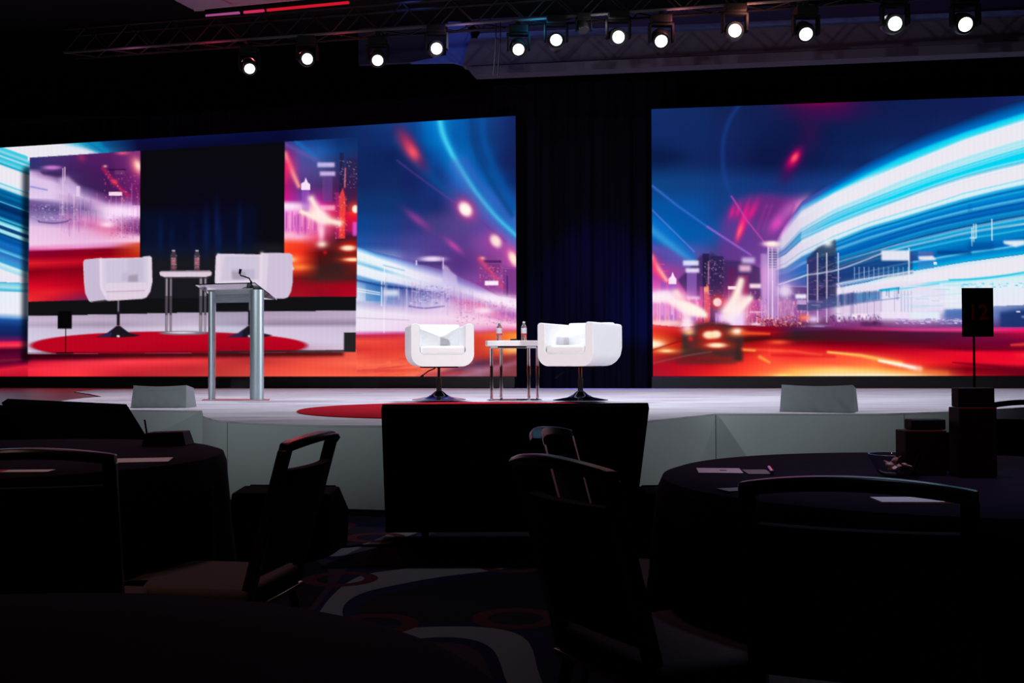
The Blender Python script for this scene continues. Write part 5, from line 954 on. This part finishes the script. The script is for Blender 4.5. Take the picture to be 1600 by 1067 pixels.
bm = bm_new(); add_box(bm, ((lx(336) + lx(392)) / 2 + .0, .03, (lz(458) + .05) / 2), (lx(392) - lx(336), .010, lz(458) - .05)); finish(bm, 'front_panel', M['acrylic'], L)
bm = bm_new(); A_ = [(lx(310), -.16, lz(446.5)), (lx(403), -.16, lz(444.3)), (lx(425), .26, lz(467)), (lx(327), .26, lz(465))]; add_quad_plate(bm, A_, .012, (0, .1, 1)); finish(bm, 'reading_top', M['acrylic'], L)
bm = bm_new(); add_quad_plate(bm, [(lx(325), -.05, lz(454)), (lx(396), -.05, lz(452)), (lx(398), .16, lz(471)), (lx(332), .16, lz(472))], .008, (0, .1, 1)); finish(bm, 'shelf', mat('frosted_acrylic', (.33, .37, .38), .35, noise=.04), L)
bm = bm_new(); add_tube(bm, [(lx(x), y_, lz(y)) for x, y_, y in ((393, -.02, 446), (392.5, -.02, 440), (390, -.02, 435), (382, -.02, 432), (376.5, -.02, 430.5), (375.2, -.02, 427))], .008, 8)
mic = thing('gooseneck_microphone', 'black gooseneck microphone clipped on the lectern top', 'microphone', L.location)
finish(bm, 'gooseneck', M['black'], mic)
bm = bm_new(); add_tube(bm, [(lx(375), -.02, lz(428)), (lx(376.5), -.02, lz(420.5))], [.014, .017], 12); finish(bm, 'capsule', M['black'], mic)
bm = bm_new(); add_tube(bm, [(lx(393), -.02, lz(447)), (lx(393), -.02, lz(439))], .012, 10); add_box(bm, (lx(391.5), -.02, lz(448)), (.065, .06, .05)); finish(bm, 'mount', M['black'], mic, bevel=.006)

# ------------------------------------------------------------------ cloth covered floor monitors on the stage edge
def covered(label, pts_front, pts_top_back, loc):
    pass
def cover_mesh(w, h, d, lean, seed, flap=0.0):
    bm = bm_new(); r = random.Random(seed); nu, nv = 28, 16; prof = []
    # profile front-bottom -> front-top -> rear-top -> rear-bottom
    P4 = [(-d / 2, 0), (-d / 2 + lean, h), (d / 2 - .22 * d, h * .86), (d / 2, 0)]
    path = []
    for (a, b_) in zip(P4, P4[1:]):
        for i in range(nv): t = i / nv; path.append((a[0] + (b_[0] - a[0]) * t, a[1] + (b_[1] - a[1]) * t))
    path.append(P4[-1]); grid = []
    for i, (y, z) in enumerate(path):
        row = []
        for j in range(nu + 1):
            u = j / nu; x = -w / 2 + w * u
            sag = -.012 * math.sin(u * PI) * (1 if z > h * .8 else 0)
            fold = .006 * math.sin(u * 31 + i * .5 + seed) * max(0, 1 - z / h) + .004 * math.sin(u * 12 + z * 30)
            row.append(bm.verts.new((x * (1 + .05 * (1 - z / h) * flap), y - fold, max(z + sag, 0.0))))
        grid.append(row)
    for a, b_ in zip(grid, grid[1:]):
        for j in range(nu): bm.faces.new((a[j], a[j + 1], b_[j + 1], b_[j]))
    for j in (0, nu):
        bm.faces.new([row[j] for row in grid])
    return bm
p = onz(253, 637.2, STZ); t = finish(cover_mesh(.535, .222, .30, .04, 3, 1), 'covered_floor_monitor', M['cover']); t.location = (p.x - .03, p.y + .16, STZ + .001); t.rotation_euler = (0, 0, -.06); tag(t, 'cloth-covered wedge monitor on the stage edge near the lectern', 'floor monitor')
p = onz(1288, 644, STZ); t = finish(cover_mesh(.60, .235, .30, .03, 9, 1), 'covered_floor_monitor', M['cover']); t.location = (p.x - .0, p.y + .16, STZ + .001); t.rotation_euler = (0, 0, -.42); tag(t, 'cloth-covered wedge monitor on the stage edge below the right LED wall', 'floor monitor')

# ------------------------------------------------------------------ confidence monitors in front of the stage
def monitor(label, TLp, TRp, ztop, drop, back, wid_dir, length):
    """screen leaning back, seen from behind; TL is its top-left corner"""
    t = thing('confidence_monitor', label, 'monitor', (TLp.x, TLp.y, 0)); d = wid_dir.normalized(); b_ = Vector(back)
    q = [Vector((0, 0, ztop)), d * length + Vector((0, 0, ztop)), d * length + b_ + Vector((0, 0, ztop - drop)), b_ + Vector((0, 0, ztop - drop))]
    n = (q[1] - q[0]).cross(q[3] - q[0]).normalized(); n = -n if n.y > 0 else n
    bm = bm_new(); add_quad_plate(bm, q, .055, n); finish(bm, 'panel', M['black'], t, bevel=.006)
    bm = bm_new(); m_ = (q[0] + q[2]) / 2; add_quad_plate(bm, [m_.lerp(v, .45) + n * .05 for v in q], .03, n); finish(bm, 'rear_housing', M['black'], t, bevel=.008)
    for s in (.16, .84):
        bm = bm_new(); lo = q[3].lerp(q[2], s); hi = q[0].lerp(q[1], s).lerp(lo, .35)
        foot = Vector((hi.x, hi.y, .015)) - Vector((0, .05, 0)); add_tube(bm, [hi, foot], .018, 8); add_tube(bm, [foot, Vector((lo.x, lo.y, .02)) + b_ * .35], .02, 8); finish(bm, 'stand_leg', M['black'], t)
    return t
tl = at(597, 631, 6.2); tr = at(1013, 628.5, 6.2); monitor('large black display seen from behind at centre floor before the stage', tl, tr, tl.z, .775, (-.035, .50, 0), tr - tl, (tr - tl).length)
tr = at(198, 628, 6.5); tl = at(12, 625, 7.55); dd = tr - tl; dd.z = 0
monitor('black display seen from behind beyond the left round table', tl, tr, .82, .77, (.36, .32, 0), dd, dd.length)
a = at(8.5, 625, 7.4); bm = bm_new(); add_tube(bm, [(0, 0, .02), (0, 0, a.z)], .010, 8); add_lathe(bm, [(0, 0), (.12, 0), (.12, .015), (0, .02)], 20); o = finish(bm, 'metal_pole', M['truss']); o.location = (a.x - .05, a.y, 0); tag(o, 'slim upright metal pole left of the black display at far left', 'pole')
# black wedge speakers on the floor before the stage
def wedge(label, x, y, rz, w):
    t = thing('floor_speaker', label, 'speaker', (x, y, 0), rz, 'black floor speakers in front of the stage')
    prof = [(-.20, .03), (-.235, .16), (-.19, .34), (.02, .36), (.24, .20), (.20, .0), (-.15, 0.0)]
    bm = bm_new(); A = [bm.verts.new((-w / 2, a, b_)) for a, b_ in prof]; B = [bm.verts.new((w / 2, a, b_)) for a, b_ in prof]; n = len(prof)
    bm.faces.new(A); bm.faces.new(list(reversed(B)))
    for k_ in range(n): bm.faces.new((A[k_], B[k_], B[(k_ + 1) % n], A[(k_ + 1) % n]))
    finish(bm, 'cabinet', M['black'], t, smooth=False, bevel=.012)
    bm = bm_new(); add_quad_plate(bm, [(-w / 2 + .03, .035, .356), (w / 2 - .03, .035, .356), (w / 2 - .03, .23, .213), (-w / 2 + .03, .23, .213)], .008, (0, .6, .8)); finish(bm, 'grille', M['blackgloss'], t)
    return t
p = at(440, 860, 6.05); wedge('black wedge speaker on the carpet behind the chair at left centre', p.x + .02, 6.2, -.1, .56)
p = at(1078, 865, 6.05); wedge('black wedge speaker on the carpet behind the right round table', p.x + .0, 6.15, .12, .56)

a = onz(515, 856, .006); b_ = onz(640, 849, .006); bm = bm_new(); add_tube(bm, [a, a.lerp(b_, .35) + Vector((0, .03, 0)), a.lerp(b_, .7) - Vector((0, .02, 0)), b_], .006, 8); tag(finish(bm, 'floor_cable', M['black']), 'thin black cable on the carpet between the left floor speaker and the centre display', 'cable')
# ------------------------------------------------------------------ round tables and what stands on them
BY = .20 + .40 * .27 + .03
def chair_loc(px, py, rz, out=0.0):
    q = onz(px, py, .856); return (q.x + math.sin(rz) * (BY - out), q.y - math.cos(rz) * (BY - out))
CH = {'side': (502, 680, 1.40 - PI), 'far': (848, 673, 1.30), 'near': (856, 719, 2.06), 'front': (1332, 755, PI - .40), 'left': (38, 708, PI + .16), 'edge': (1610, 628, -.35)}
def dents(cx, cy, names):
    r = []
    for n_ in names:
        x, y = chair_loc(*CH[n_]); r.append((x - cx, y - cy, CH[n_][2]))
    return r
def round_table(label_t, label_c, cx, cy, r, z, seats=()):
    t = thing('round_table', label_t, 'table', (cx, cy, 0), 0)
    bm = bm_new(); add_lathe(bm, [(0, z - .03), (r - .02, z - .03), (r - .02, z - .006), (0, z - .006)], 48); finish(bm, 'tabletop', M['black'], t)
    bm = bm_new(); add_lathe(bm, [(0, 0), (.16, 0), (.16, .015), (.035, .03), (.035, z - .03), (0, z - .03)], 20); finish(bm, 'pedestal', M['black'], t)
    bm = bm_new(); seg = 240; rings = []
    for rr_, zz_, amp in ((0, z, 0), (r * .6, z, 0), (r - .03, z, 0), (r - .005, z - .008, 0), (r + .008, z - .04, .002), (r + .012, z - .10, .006), (r + .016, z - .17, .010), (r + .02, z - .25, .012), (r + .04, z - .5, .024), (r + .05, .02, .032)):
        if rr_ == 0: rings.append([bm.verts.new((0, 0, zz_))]); continue
        row = []
        for i in range(seg):
            a = 2 * PI * i / seg; R_ = rr_ + amp * math.sin(a * 17 + .6 * math.sin(a * 3))
            for sx_, sy_, srz in seats:       # cloth pushed in by a tucked chair
                dz_ = 1.0 if zz_ < z - .20 else (max(0, (z - .10 - zz_) / .10) * .5)
                if dz_ <= 0: continue
                fx, fy = math.sin(srz), -math.cos(srz); ux, uy = math.cos(srz), math.sin(srz)
                for st in range(60):
                    x_, y_ = R_ * math.cos(a) - sx_, R_ * math.sin(a) - sy_; lf = x_ * fx + y_ * fy; ls = abs(x_ * ux + y_ * uy)
                    if lf < .28 and lf > -.6 and ls < .28: R_ -= .01 * dz_
                    else: break
            row.append(bm.verts.new((R_ * math.cos(a), R_ * math.sin(a), zz_)))
        rings.append(row)
    for A, B in zip(rings, rings[1:]):
        for k_ in range(seg):
            if len(A) == 1: bm.faces.new((A[0], B[k_], B[(k_ + 1) % seg]))
            else: bm.faces.new((A[k_], B[k_], B[(k_ + 1) % seg], A[(k_ + 1) % seg]))
    o = finish(bm, 'tablecloth', M['cloth']); o.location = (cx, cy, .0); tag(o, label_c, 'tablecloth', 'dark floor-length cloths'); return t
TZ = .765
round_table('round banquet table under the right-hand cloth', 'dark purple floor-length cloth on the right round table with the number card', 1.134, 2.85, .74, TZ, dents(1.134, 2.85, ('near', 'front', 'far')))
round_table('round banquet table under the left-hand cloth', 'dark purple floor-length cloth on the left round table', -1.73, 3.60, .755, TZ, dents(-1.73, 3.60, ('side', 'left')))
round_table('round banquet table under the nearest cloth', 'black-looking cloth on the nearest table at lower left', -.575, .885, .59, TZ)
EZ = TZ + .0008
def card(name, label, cat, px, py, w, d, rz, m, group=None, th=.0012, kids=()):
    p = onz(px, py, EZ); t = thing(name, label, cat, (p.x, p.y, EZ), rz)
    bm = bm_new(); add_box(bm, (0, 0, th / 2), (w, d, th)); finish(bm, 'sheet', m, t)
    for nm, c_, s_, mm in kids:
        bm = bm_new(); add_box(bm, (c_[0], c_[1], th + .0004), (s_[0], s_[1], .0006)); finish(bm, nm, mm, t)
    if group: t['group'] = group
    return t
card('paper_sheet', 'pink-lit sheet of paper near the left edge of the right table', 'paper', 1124, 735.5, .118, .13, -.12, M['paper'], kids=[('printed_mark', (.01, 0), (.018, .02), M['ink'])])
card('folded_card', 'dim card beside the pink-lit sheet on the right table', 'card', 1183, 737.5, .065, .115, -.05, M['kraft'])
p = onz(1201, 737, EZ); bm = bm_new(); add_tube(bm, [(-.01, -.07, .006), (.012, .06, .006)], .005, 8); o = finish(bm, 'pen', M['chrome']); o.location = (p.x + .003, p.y, EZ); tag(o, 'shiny pen lying right of the dim card', 'pen')
t = card('note_pad', 'blue-lit note pad with a red right end at the front of the right table', 'note pad', 1424, 783, .150, .085, -.03, M['paper'], th=.004, kids=[('red_band', (.066, 0), (.018, .084), M['redink'])])
card('paper_sheet', 'dim paper corner beside the left end of the right-hand chair rail', 'paper', 1150, 765, .07, .06, .3, M['kraft'])
card('paper_sheet', 'pink-lit paper seen right of the chair rail on the left table', 'paper', 222, 719, .17, .14, .2, M['paper'])
card('paper_sheet', 'thin pale paper in front of the left chair, at the photo edge', 'paper', 35, 736, .16, .06, .05, M['paper'], kids=[('red_band', (-.062, 0), (.03, .058), M['redink'])])
def carton(label, px0, px1, ptop, depth, lid, writing=None):
    a = at(px0, 600, depth); b_ = at(px1, 600, depth); w = b_.x - a.x; zt_ = at((px0 + px1) / 2, ptop, depth).z; h = zt_ - EZ
    t = thing('card_box', label, 'box', ((a.x + b_.x) / 2, depth + w * .35, EZ), 0)
    bm = bm_new(); add_box(bm, (0, 0, h / 2), (w, w * .7, h)); finish(bm, 'body', M['boxblack'], t, bevel=.002)
    bm = bm_new(); add_box(bm, (0, -w * .35, h - .001), (w, .002, .003)); finish(bm, 'red_edge_glint', M['redink'], t)  # red light along the top edge put in as a coloured strip
    if lid:
        x0, x1, pt_ = lid; aa = at(x0, 600, depth + .02); bb = at(x1, 600, depth + .02); zl = at(x0, pt_, depth + .02).z
        bm = bm_new(); cx = (aa.x + bb.x) / 2 - t.location.x; add_box(bm, (cx, .02, h + (zl - zt_) / 2), (bb.x - aa.x, w * .5, zl - zt_)); finish(bm, 'inner_sleeve', M['boxblack'], t, bevel=.003)
    return t, w, h
t, w, h = carton('short black card box with an inner sleeve on the right table', 1414, 1478, 673, 2.85, (1426, 1480, 656))
t, w, h = carton('taller black card box on the right table, in front of the number card', 1498, 1557, 637, 2.80, (1500, 1557, 606))
def text_obj(s, size, m, parent, loc, rot, name, bold=0.0):
    cu = bpy.data.curves.new(name, 'FONT'); cu.body = s; cu.size = size; cu.extrude = .0004; cu.align_x = 'CENTER'; cu.align_y = 'CENTER'; cu.offset = bold
    o_ = bpy.data.objects.new(name, cu); COL.objects.link(o_); dg = bpy.context.evaluated_depsgraph_get(); me = bpy.data.meshes.new_from_object(o_.evaluated_get(dg)); bpy.data.objects.remove(o_)
    me.materials.clear(); me.materials.append(m); o_ = bpy.data.objects.new(name, me); COL.objects.link(o_); o_.parent = parent; o_.location = loc; o_.rotation_euler = rot; return o_
# printed card with faint red lines between the boxes
a = at(1474, 676, 2.95); b_ = at(1520, 676, 2.95); t = thing('tent_card', 'black tent card with faint red print between the two boxes', 'card', ((a.x + b_.x) / 2, 2.97, EZ)); hh = a.z - EZ
bm = bm_new(); add_box(bm, (0, 0, hh / 2), (b_.x - a.x + .004, .004, hh)); finish(bm, 'sheet', M['boxblack'], t)
for dz, wd, hg in ((-.014, .074, .006), (-.030, .055, .003), (-.036, .050, .003)):
    bm = bm_new()
    n_ = 9
    for i in range(n_): add_box(bm, (-wd / 2 + wd * (i + .5) / n_, -.0026, hh + dz), (wd / n_ * .7, .001, hg * (0.7 + .3 * ((i * 7) % 3) / 2)))
    finish(bm, 'print_line', M['redink'], t)
# number card on its stand
dS = 3.2; a = at(1503, 450, dS); b_ = at(1552, 526, dS); px_ = at(1523, 526, dS); t = thing('table_number', 'black number card 12 on a thin stand on the right table', 'table sign', (px_.x, dS, EZ))
bm = bm_new(); add_box(bm, ((a.x + b_.x) / 2 - px_.x, 0, (a.z + b_.z) / 2 - EZ), (b_.x - a.x, .006, a.z - b_.z)); finish(bm, 'card', M['black'], t)
bm = bm_new(); add_tube(bm, [(0, .006, .004), (0, .006, px_.z - EZ + .02)], .0035, 8); finish(bm, 'rod', M['black'], t)
bm = bm_new(); add_lathe(bm, [(0, 0), (.045, 0), (.045, .005), (.01, .009), (0, .009)], 24); finish(bm, 'foot', M['black'], t)
text_obj('12', .062, mat('dim_red_numerals', (.20, .012, .012), .6, noise=.05), t, ((a.x + b_.x) / 2 - px_.x, -.0035, (a.z + b_.z) / 2 - EZ - .002), (PI / 2, 0, 0), 'numerals', .0012)
# sweets bowl
p = onz(1398, 744, EZ); t = thing('glass_bowl', 'clear glass bowl left of the short black box', 'bowl', (p.x, p.y, EZ))
bm = bm_new(); add_lathe(bm, [(0, .001), (.03, .001), (.045, .012), (.062, .045), (.066, .058), (.063, .058), (.058, .045), (.042, .016), (.028, .006), (0, .006)], 36); finish(bm, 'bowl', M['glass'], t)
rr = random.Random(4)
for i in range(9):
    a_ = rr.uniform(0, 6.28); r_ = rr.uniform(0, .034); bm = bm_new(); z_ = .014 + .011 * (i // 4)
    add_lathe(bm, [(0, -.007), (.008, -.004), (.010, 0), (.008, .004), (0, .007)], 10); s = rr.choice([-1, 1]); add_box(bm, (s * .014, 0, 0), (.010, .012, .002), rx=.4); o = finish(bm, 'wrapped_sweet', M['candy']); o.location = (p.x + r_ * math.cos(a_), p.y + r_ * math.sin(a_), EZ + z_ + .005); o.rotation_euler = (rr.uniform(-.6, .6), rr.uniform(-.6, .6), rr.uniform(0, 6)); tag(o, 'wrapped sweet lying in the glass bowl on the right table', 'sweet', 'sweets in the glass bowl')
# dark gear box with antenna on the far side of the left table
a = at(230, 676, 3.98); b_ = at(288, 673.5, 3.98); t = thing('receiver_box', 'small black box with an antenna at the far side of the left table', 'radio receiver', ((a.x + b_.x) / 2, 4.0, EZ)); hh = a.z - EZ
bm = bm_new(); w_ = b_.x - a.x; A = [bm.verts.new(v) for v in ((-w_ / 2 - .012, -.05, 0), (w_ / 2 + .014, -.05, 0), (w_ / 2 + .014, .06, 0), (-w_ / 2 - .012, .06, 0))]; B = [bm.verts.new(v) for v in ((-w_ / 2, -.04, hh), (w_ / 2, -.04, hh + .004), (w_ / 2, .05, hh + .004), (-w_ / 2, .05, hh))]
bm.faces.new(A); bm.faces.new(B)
for i in range(4): bm.faces.new((A[i], A[(i + 1) % 4], B[(i + 1) % 4], B[i]))
finish(bm, 'housing', M['boxblack'], t, smooth=False, bevel=.002)
bm = bm_new(); q0 = at(227, 681, 3.98) - t.location; q1 = at(223, 656, 3.98) - t.location; add_tube(bm, [(q0.x + .004, 0, .01), (q1.x, 0, q1.z)], .0035, 8); finish(bm, 'antenna', M['black'], t)

# ------------------------------------------------------------------ banquet chairs
def banquet(label, loc, rz):
    """local front is -y, open hand-hold under the top rail"""
    t = thing('banquet_chair', label, 'chair', loc, rz, 'banquet chairs at the round tables')
    rec = .27; W2 = .186; zS = .45
    def back(x, z, o_=0): return Vector((x, .20 + (z - zS) * rec + .030 * (1 - (x / W2) ** 2) * min(1, (z - zS) / .3) + o_, z))
    bm = bm_new(); add_box(bm, (0, 0, zS - .03), (.43, .42, .055)); finish(bm, 'seat', M['seatfab'], t, bevel=.02, seg=3)
    bm = bm_new(); add_box(bm, (0, 0, zS - .066), (.42, .41, .016)); finish(bm, 'seat_rim', mat('brass_rim', (.45, .25, .10), .25, metal=.9, noise=.05), t, bevel=.003)
    # padded back panel
    bm = bm_new(); nx_, nz = 10, 6; F_ = []; B_ = []
    for j in range(nz + 1):
        z = zS + .03 + (.772 - zS - .03) * j / nz; F_.append([bm.verts.new(back(-W2 + .012 + (2 * W2 - .024) * i / nx_, z, -.018)) for i in range(nx_ + 1)]); B_.append([bm.verts.new(back(-W2 + .012 + (2 * W2 - .024) * i / nx_, z, .016)) for i in range(nx_ + 1)])
    for j in range(nz):
        for i in range(nx_): bm.faces.new((F_[j][i], F_[j][i + 1], F_[j + 1][i + 1], F_[j + 1][i])); bm.faces.new((B_[j][i + 1], B_[j][i], B_[j + 1][i], B_[j + 1][i + 1]))
    for j in range(nz):
        for i in (0, nx_): bm.faces.new((F_[j][i], F_[j + 1][i], B_[j + 1][i], B_[j][i]))
    for j in (0, nz):
        for i in range(nx_): bm.faces.new((F_[j][i], F_[j][i + 1], B_[j][i + 1], B_[j][i]))
    finish(bm, 'back_pad', M['fabric'], t)
    for s in (-1, 1):
        bm = bm_new(); rings = []
        for z, w_ in ((.40, .016), (.6, .016), (.78, .015), (.829, .016)):
            c_ = back(s * W2, z); rings.append([bm.verts.new((c_.x + a_ * w_, c_.y + b_2 * .017, z)) for a_, b_2 in ((-1, -1), (1, -1), (1, 1), (-1, 1))])
        for A, B in zip(rings, rings[1:]):
            for k_ in range(4): bm.faces.new((A[k_], A[(k_ + 1) % 4], B[(k_ + 1) % 4], B[k_]))
        bm.faces.new(rings[0]); bm.faces.new(rings[-1]); finish(bm, 'back_post', M['frame'], t, bevel=.004)
    bm = bm_new(); rings = []; n_ = 20
    for i in range(n_ + 1):
        x = -W2 - .014 + (2 * W2 + .028) * i / n_; zt_ = .842 + .018 * (1 - (x / W2) ** 2); c_ = back(max(-W2, min(W2, x)), zt_)
        rings.append([bm.verts.new((x, c_.y + dy, zt_ + dz)) for dy, dz in ((-.020, -.018), (.014, -.018), (.024, -.002), (.016, .008), (-.014, .008))])
    for A, B in zip(rings, rings[1:]):
        for k_ in range(5): bm.faces.new((A[k_], A[(k_ + 1) % 5], B[(k_ + 1) % 5], B[k_]))
    bm.faces.new(rings[0]); bm.faces.new(rings[-1]); finish(bm, 'top_rail', M['frame'], t, bevel=.003)
    for sx in (-1, 1):
        for sy in (-1, 1):
            bm = bm_new(); pts = [(sx * .19, sy * .17, zS - .07), (sx * .20, sy * .19 + (.02 if sy > 0 else 0), .22), (sx * .205, sy * .21 + (.06 if sy > 0 else 0), 0)]; add_tube(bm, pts, [.015, .013, .011], 10); finish(bm, 'leg', M['frame'], t)
    bm = bm_new(); add_tube(bm, [(-.197, .185, .25), (.197, .185, .25)], .008, 8); finish(bm, 'stretcher', M['frame'], t)
    return t
def chair_at(label, L_, R_, first=None):
    """L_, R_: plan ends of the top rail (world x, y); the seat lies on the side given by turning left from L to R"""
    L_, R_ = Vector(L_), Vector(R_); m_ = (L_ + R_) / 2; d = (R_ - L_).normalized(); rz = math.atan2(d.y, d.x)
    bx, by = 0, .20 + .41 * .20        # rail offset in chair space (+y is back)
    loc = Vector((m_.x, m_.y)) - Vector((math.cos(rz) * bx - math.sin(rz) * by, math.sin(rz) * bx + math.cos(rz) * by))
    if first is None: return banquet(label, (loc.x, loc.y, 0), rz)
    return dup(first, (loc.x, loc.y, 0), rz, label, 'banquet chairs at the round tables')
def rail_pt(px, py, z=.826):
    p = onz(px, py, z); return (p.x, p.y)
def chair_mid(label, px, py, rz, first):
    loc = Vector(chair_loc(px, py, rz))
    if first is None: return banquet(label, (loc.x, loc.y, 0), rz)
    return dup(first, (loc.x, loc.y, 0), rz, label, 'banquet chairs at the round tables')
# +y of the chair is its back.  rz = direction of the rail
C1 = chair_mid('dark banquet chair turned side-on to the left table, in front of the stage panel', *CH['side'], None)
chair_mid('banquet chair half hidden behind the centre one, pale lit top rail', *CH['far'], C1)
chair_mid('nearest centre banquet chair, its curved rail crossing in front of another', *CH['near'], C1)
chair_mid('banquet chair at the front of the right table, wide curved top rail', *CH['front'], C1)
chair_mid('banquet chair in front of the left table, cut by the photo edge', *CH['left'], C1)
chair_mid('farthest banquet chair at the right photo edge, beyond the right table', *CH['edge'], C1)

# ------------------------------------------------------------------ lights
def spot(name, loc, target, energy, size, blend, color=(1, 1, 1), r=.12):
    return light('SPOT', name, loc, energy, color, target, spot_size=math.radians(size), spot_blend=blend, shadow_soft_size=r)
spot('front_wide_left', (-6.3, 1.5, 4.3), (.4, 12.6, 3.0), 1050, 52.5, .85, (.90, .97, 1.0))
spot('front_wide_right', (6.6, 1.5, 4.3), (-.4, 12.4, 3.0), 720, 52.5, .85, (.90, .97, 1.0))
spot('front_key_left', (-6.3, 1.5, 4.3), (.5, 12.2, 1.9), 2450, 25, .9, (.95, .98, 1.0))
spot('front_key_right', (6.6, 1.5, 4.3), (-.3, 12.2, 1.9), 2450, 25, .9, (.95, .98, 1.0))
spot('table_pink_light', (.5, 3.6, 5.2), (1.1, 3.05, .7), 150, 24, .8, (1.0, .55, .82), .25)
spot('table_blue_light', (1.5, 3.2, 5.2), (1.15, 2.5, .7), 190, 22, .8, (.5, .68, 1.0), .25)
spot('table_pink_light', (-1.6, 4.2, 5.2), (-1.4, 3.4, .7), 85, 26, .8, (1.0, .50, .58), .25)
spot('sign_red_fill', (.6, -2.5, 5.2), (1.25, 3.0, .95), 90, 14, .8, (1.0, .35, .3), .2)  # added red spot that brightens only the number card and box edges
spot('chair_warm_fill', (-2.6, 1.0, 5.0), (-.95, 3.2, .45), 90, 14, .9, (1.0, .62, .42), .2)  # added warm spot to brighten the side chair seat
spot('floor_spill_fill', (.6, 9.0, 5.0), (-1.2, 5.7, 0), 110, 50, .9, (.9, .9, 1.0), .1)  # added spot in place of front light spilling onto the floor carpet
spot('overhead_stage_wash', (-.5, 12.6, 4.9), (-.6, 12.8, .6), 520, 120, .6, (.86, .86, 1.0), .3)
spot('overhead_stage_wash', (3.9, 12.2, 4.9), (4.0, 12.4, .6), 500, 120, .6, (.86, .86, 1.0), .3)
spot('overhead_stage_wash', (-5.0, 13.8, 4.9), (-4.6, 13.6, .6), 330, 110, .6, (.86, .86, 1.0), .3)
spot('drape_blue_light', (.9, 16.4, 4.6), (1.6, 18.2, 1.4), 420, 60, .8, (.05, .08, 1.0), .1)
spot('drape_blue_light', (2.0, 16.6, .9), (2.15, 18.1, 1.9), 260, 46, 1.0, (.06, .10, 1.0), .05)
spot('cove_blue_light', (-1.2, 12.6, 5.4), (-1.1, 15.6, 5.6), 32, 90, .7, (.1, .2, 1.0), .1)
spot('cove_violet_light', (4.2, 11.6, 5.6), (4.2, 13.9, 5.4), 10, 120, .8, (.75, .62, 1.0), .1)
light('POINT', 'ceiling_violet_light', tuple(onz(270, 40, 6.2)), 11, (.7, .4, 1), shadow_soft_size=.1)
light('POINT', 'ceiling_pink_light', tuple(onz(430, 40, 6.0)), 75, (1, .12, .14), shadow_soft_size=.1)
for px, col, e in ((330, (1, .02, .1), 1.0), (530, (1, .05, .1), .7), (720, (.8, .4, 1), 1.0), (840, (.05, .6, 1), 1.4), (940, (1, .9, .9), .6), (1060, (1, .3, .3), 1.5), (1170, (1, .35, .25), 2.0), (200, (.9, .2, .5), .8)):
    p = on_line(px, 82 - (px - 100) * .072, -.10); light('POINT', 'truss_reflection_fill', (p.x, p.y, p.z - .13), e * 6, col, shadow_soft_size=.03)  # added points that imitate screen colours reflected in the lower chord
for px, py, col, e in ((180, 178, (1, .02, .02), 5), (440, 158, (1, .02, .02), 4), (660, 140, (.2, .05, 1), 8), (1150, 114, (1, .03, .03), 6), (1290, 108, (.3, .06, 1), 6), (1560, 98, (1, .03, .03), 6), (260, 172, (.15, .05, 1), 6)):
    p = at(px, py, 17.0 if px > 900 else 18.2); light('POINT', 'drape_reflection_fill', (p.x, p.y - (.2 if px > 900 else -.3 if px > 500 else -1.6 + px * .003), 5.3), e * .25, col, shadow_soft_size=.03)  # added points that imitate truss colours reflected on the drape header

w = bpy.data.worlds.new('room_dark'); scene.world = w; w.use_nodes = True; w.node_tree.nodes['Background'].inputs[0].default_value = (.5, .45, .6, 1); w.node_tree.nodes['Background'].inputs[1].default_value = .001
vs = scene.view_settings; vs.view_transform = 'Standard'; vs.look = 'None'; vs.exposure = 0; vs.gamma = 1; vs.use_curve_mapping = False
scene.cycles.use_denoising = True; scene.cycles.max_bounces = 6; scene.cycles.sample_clamp_indirect = 3.0
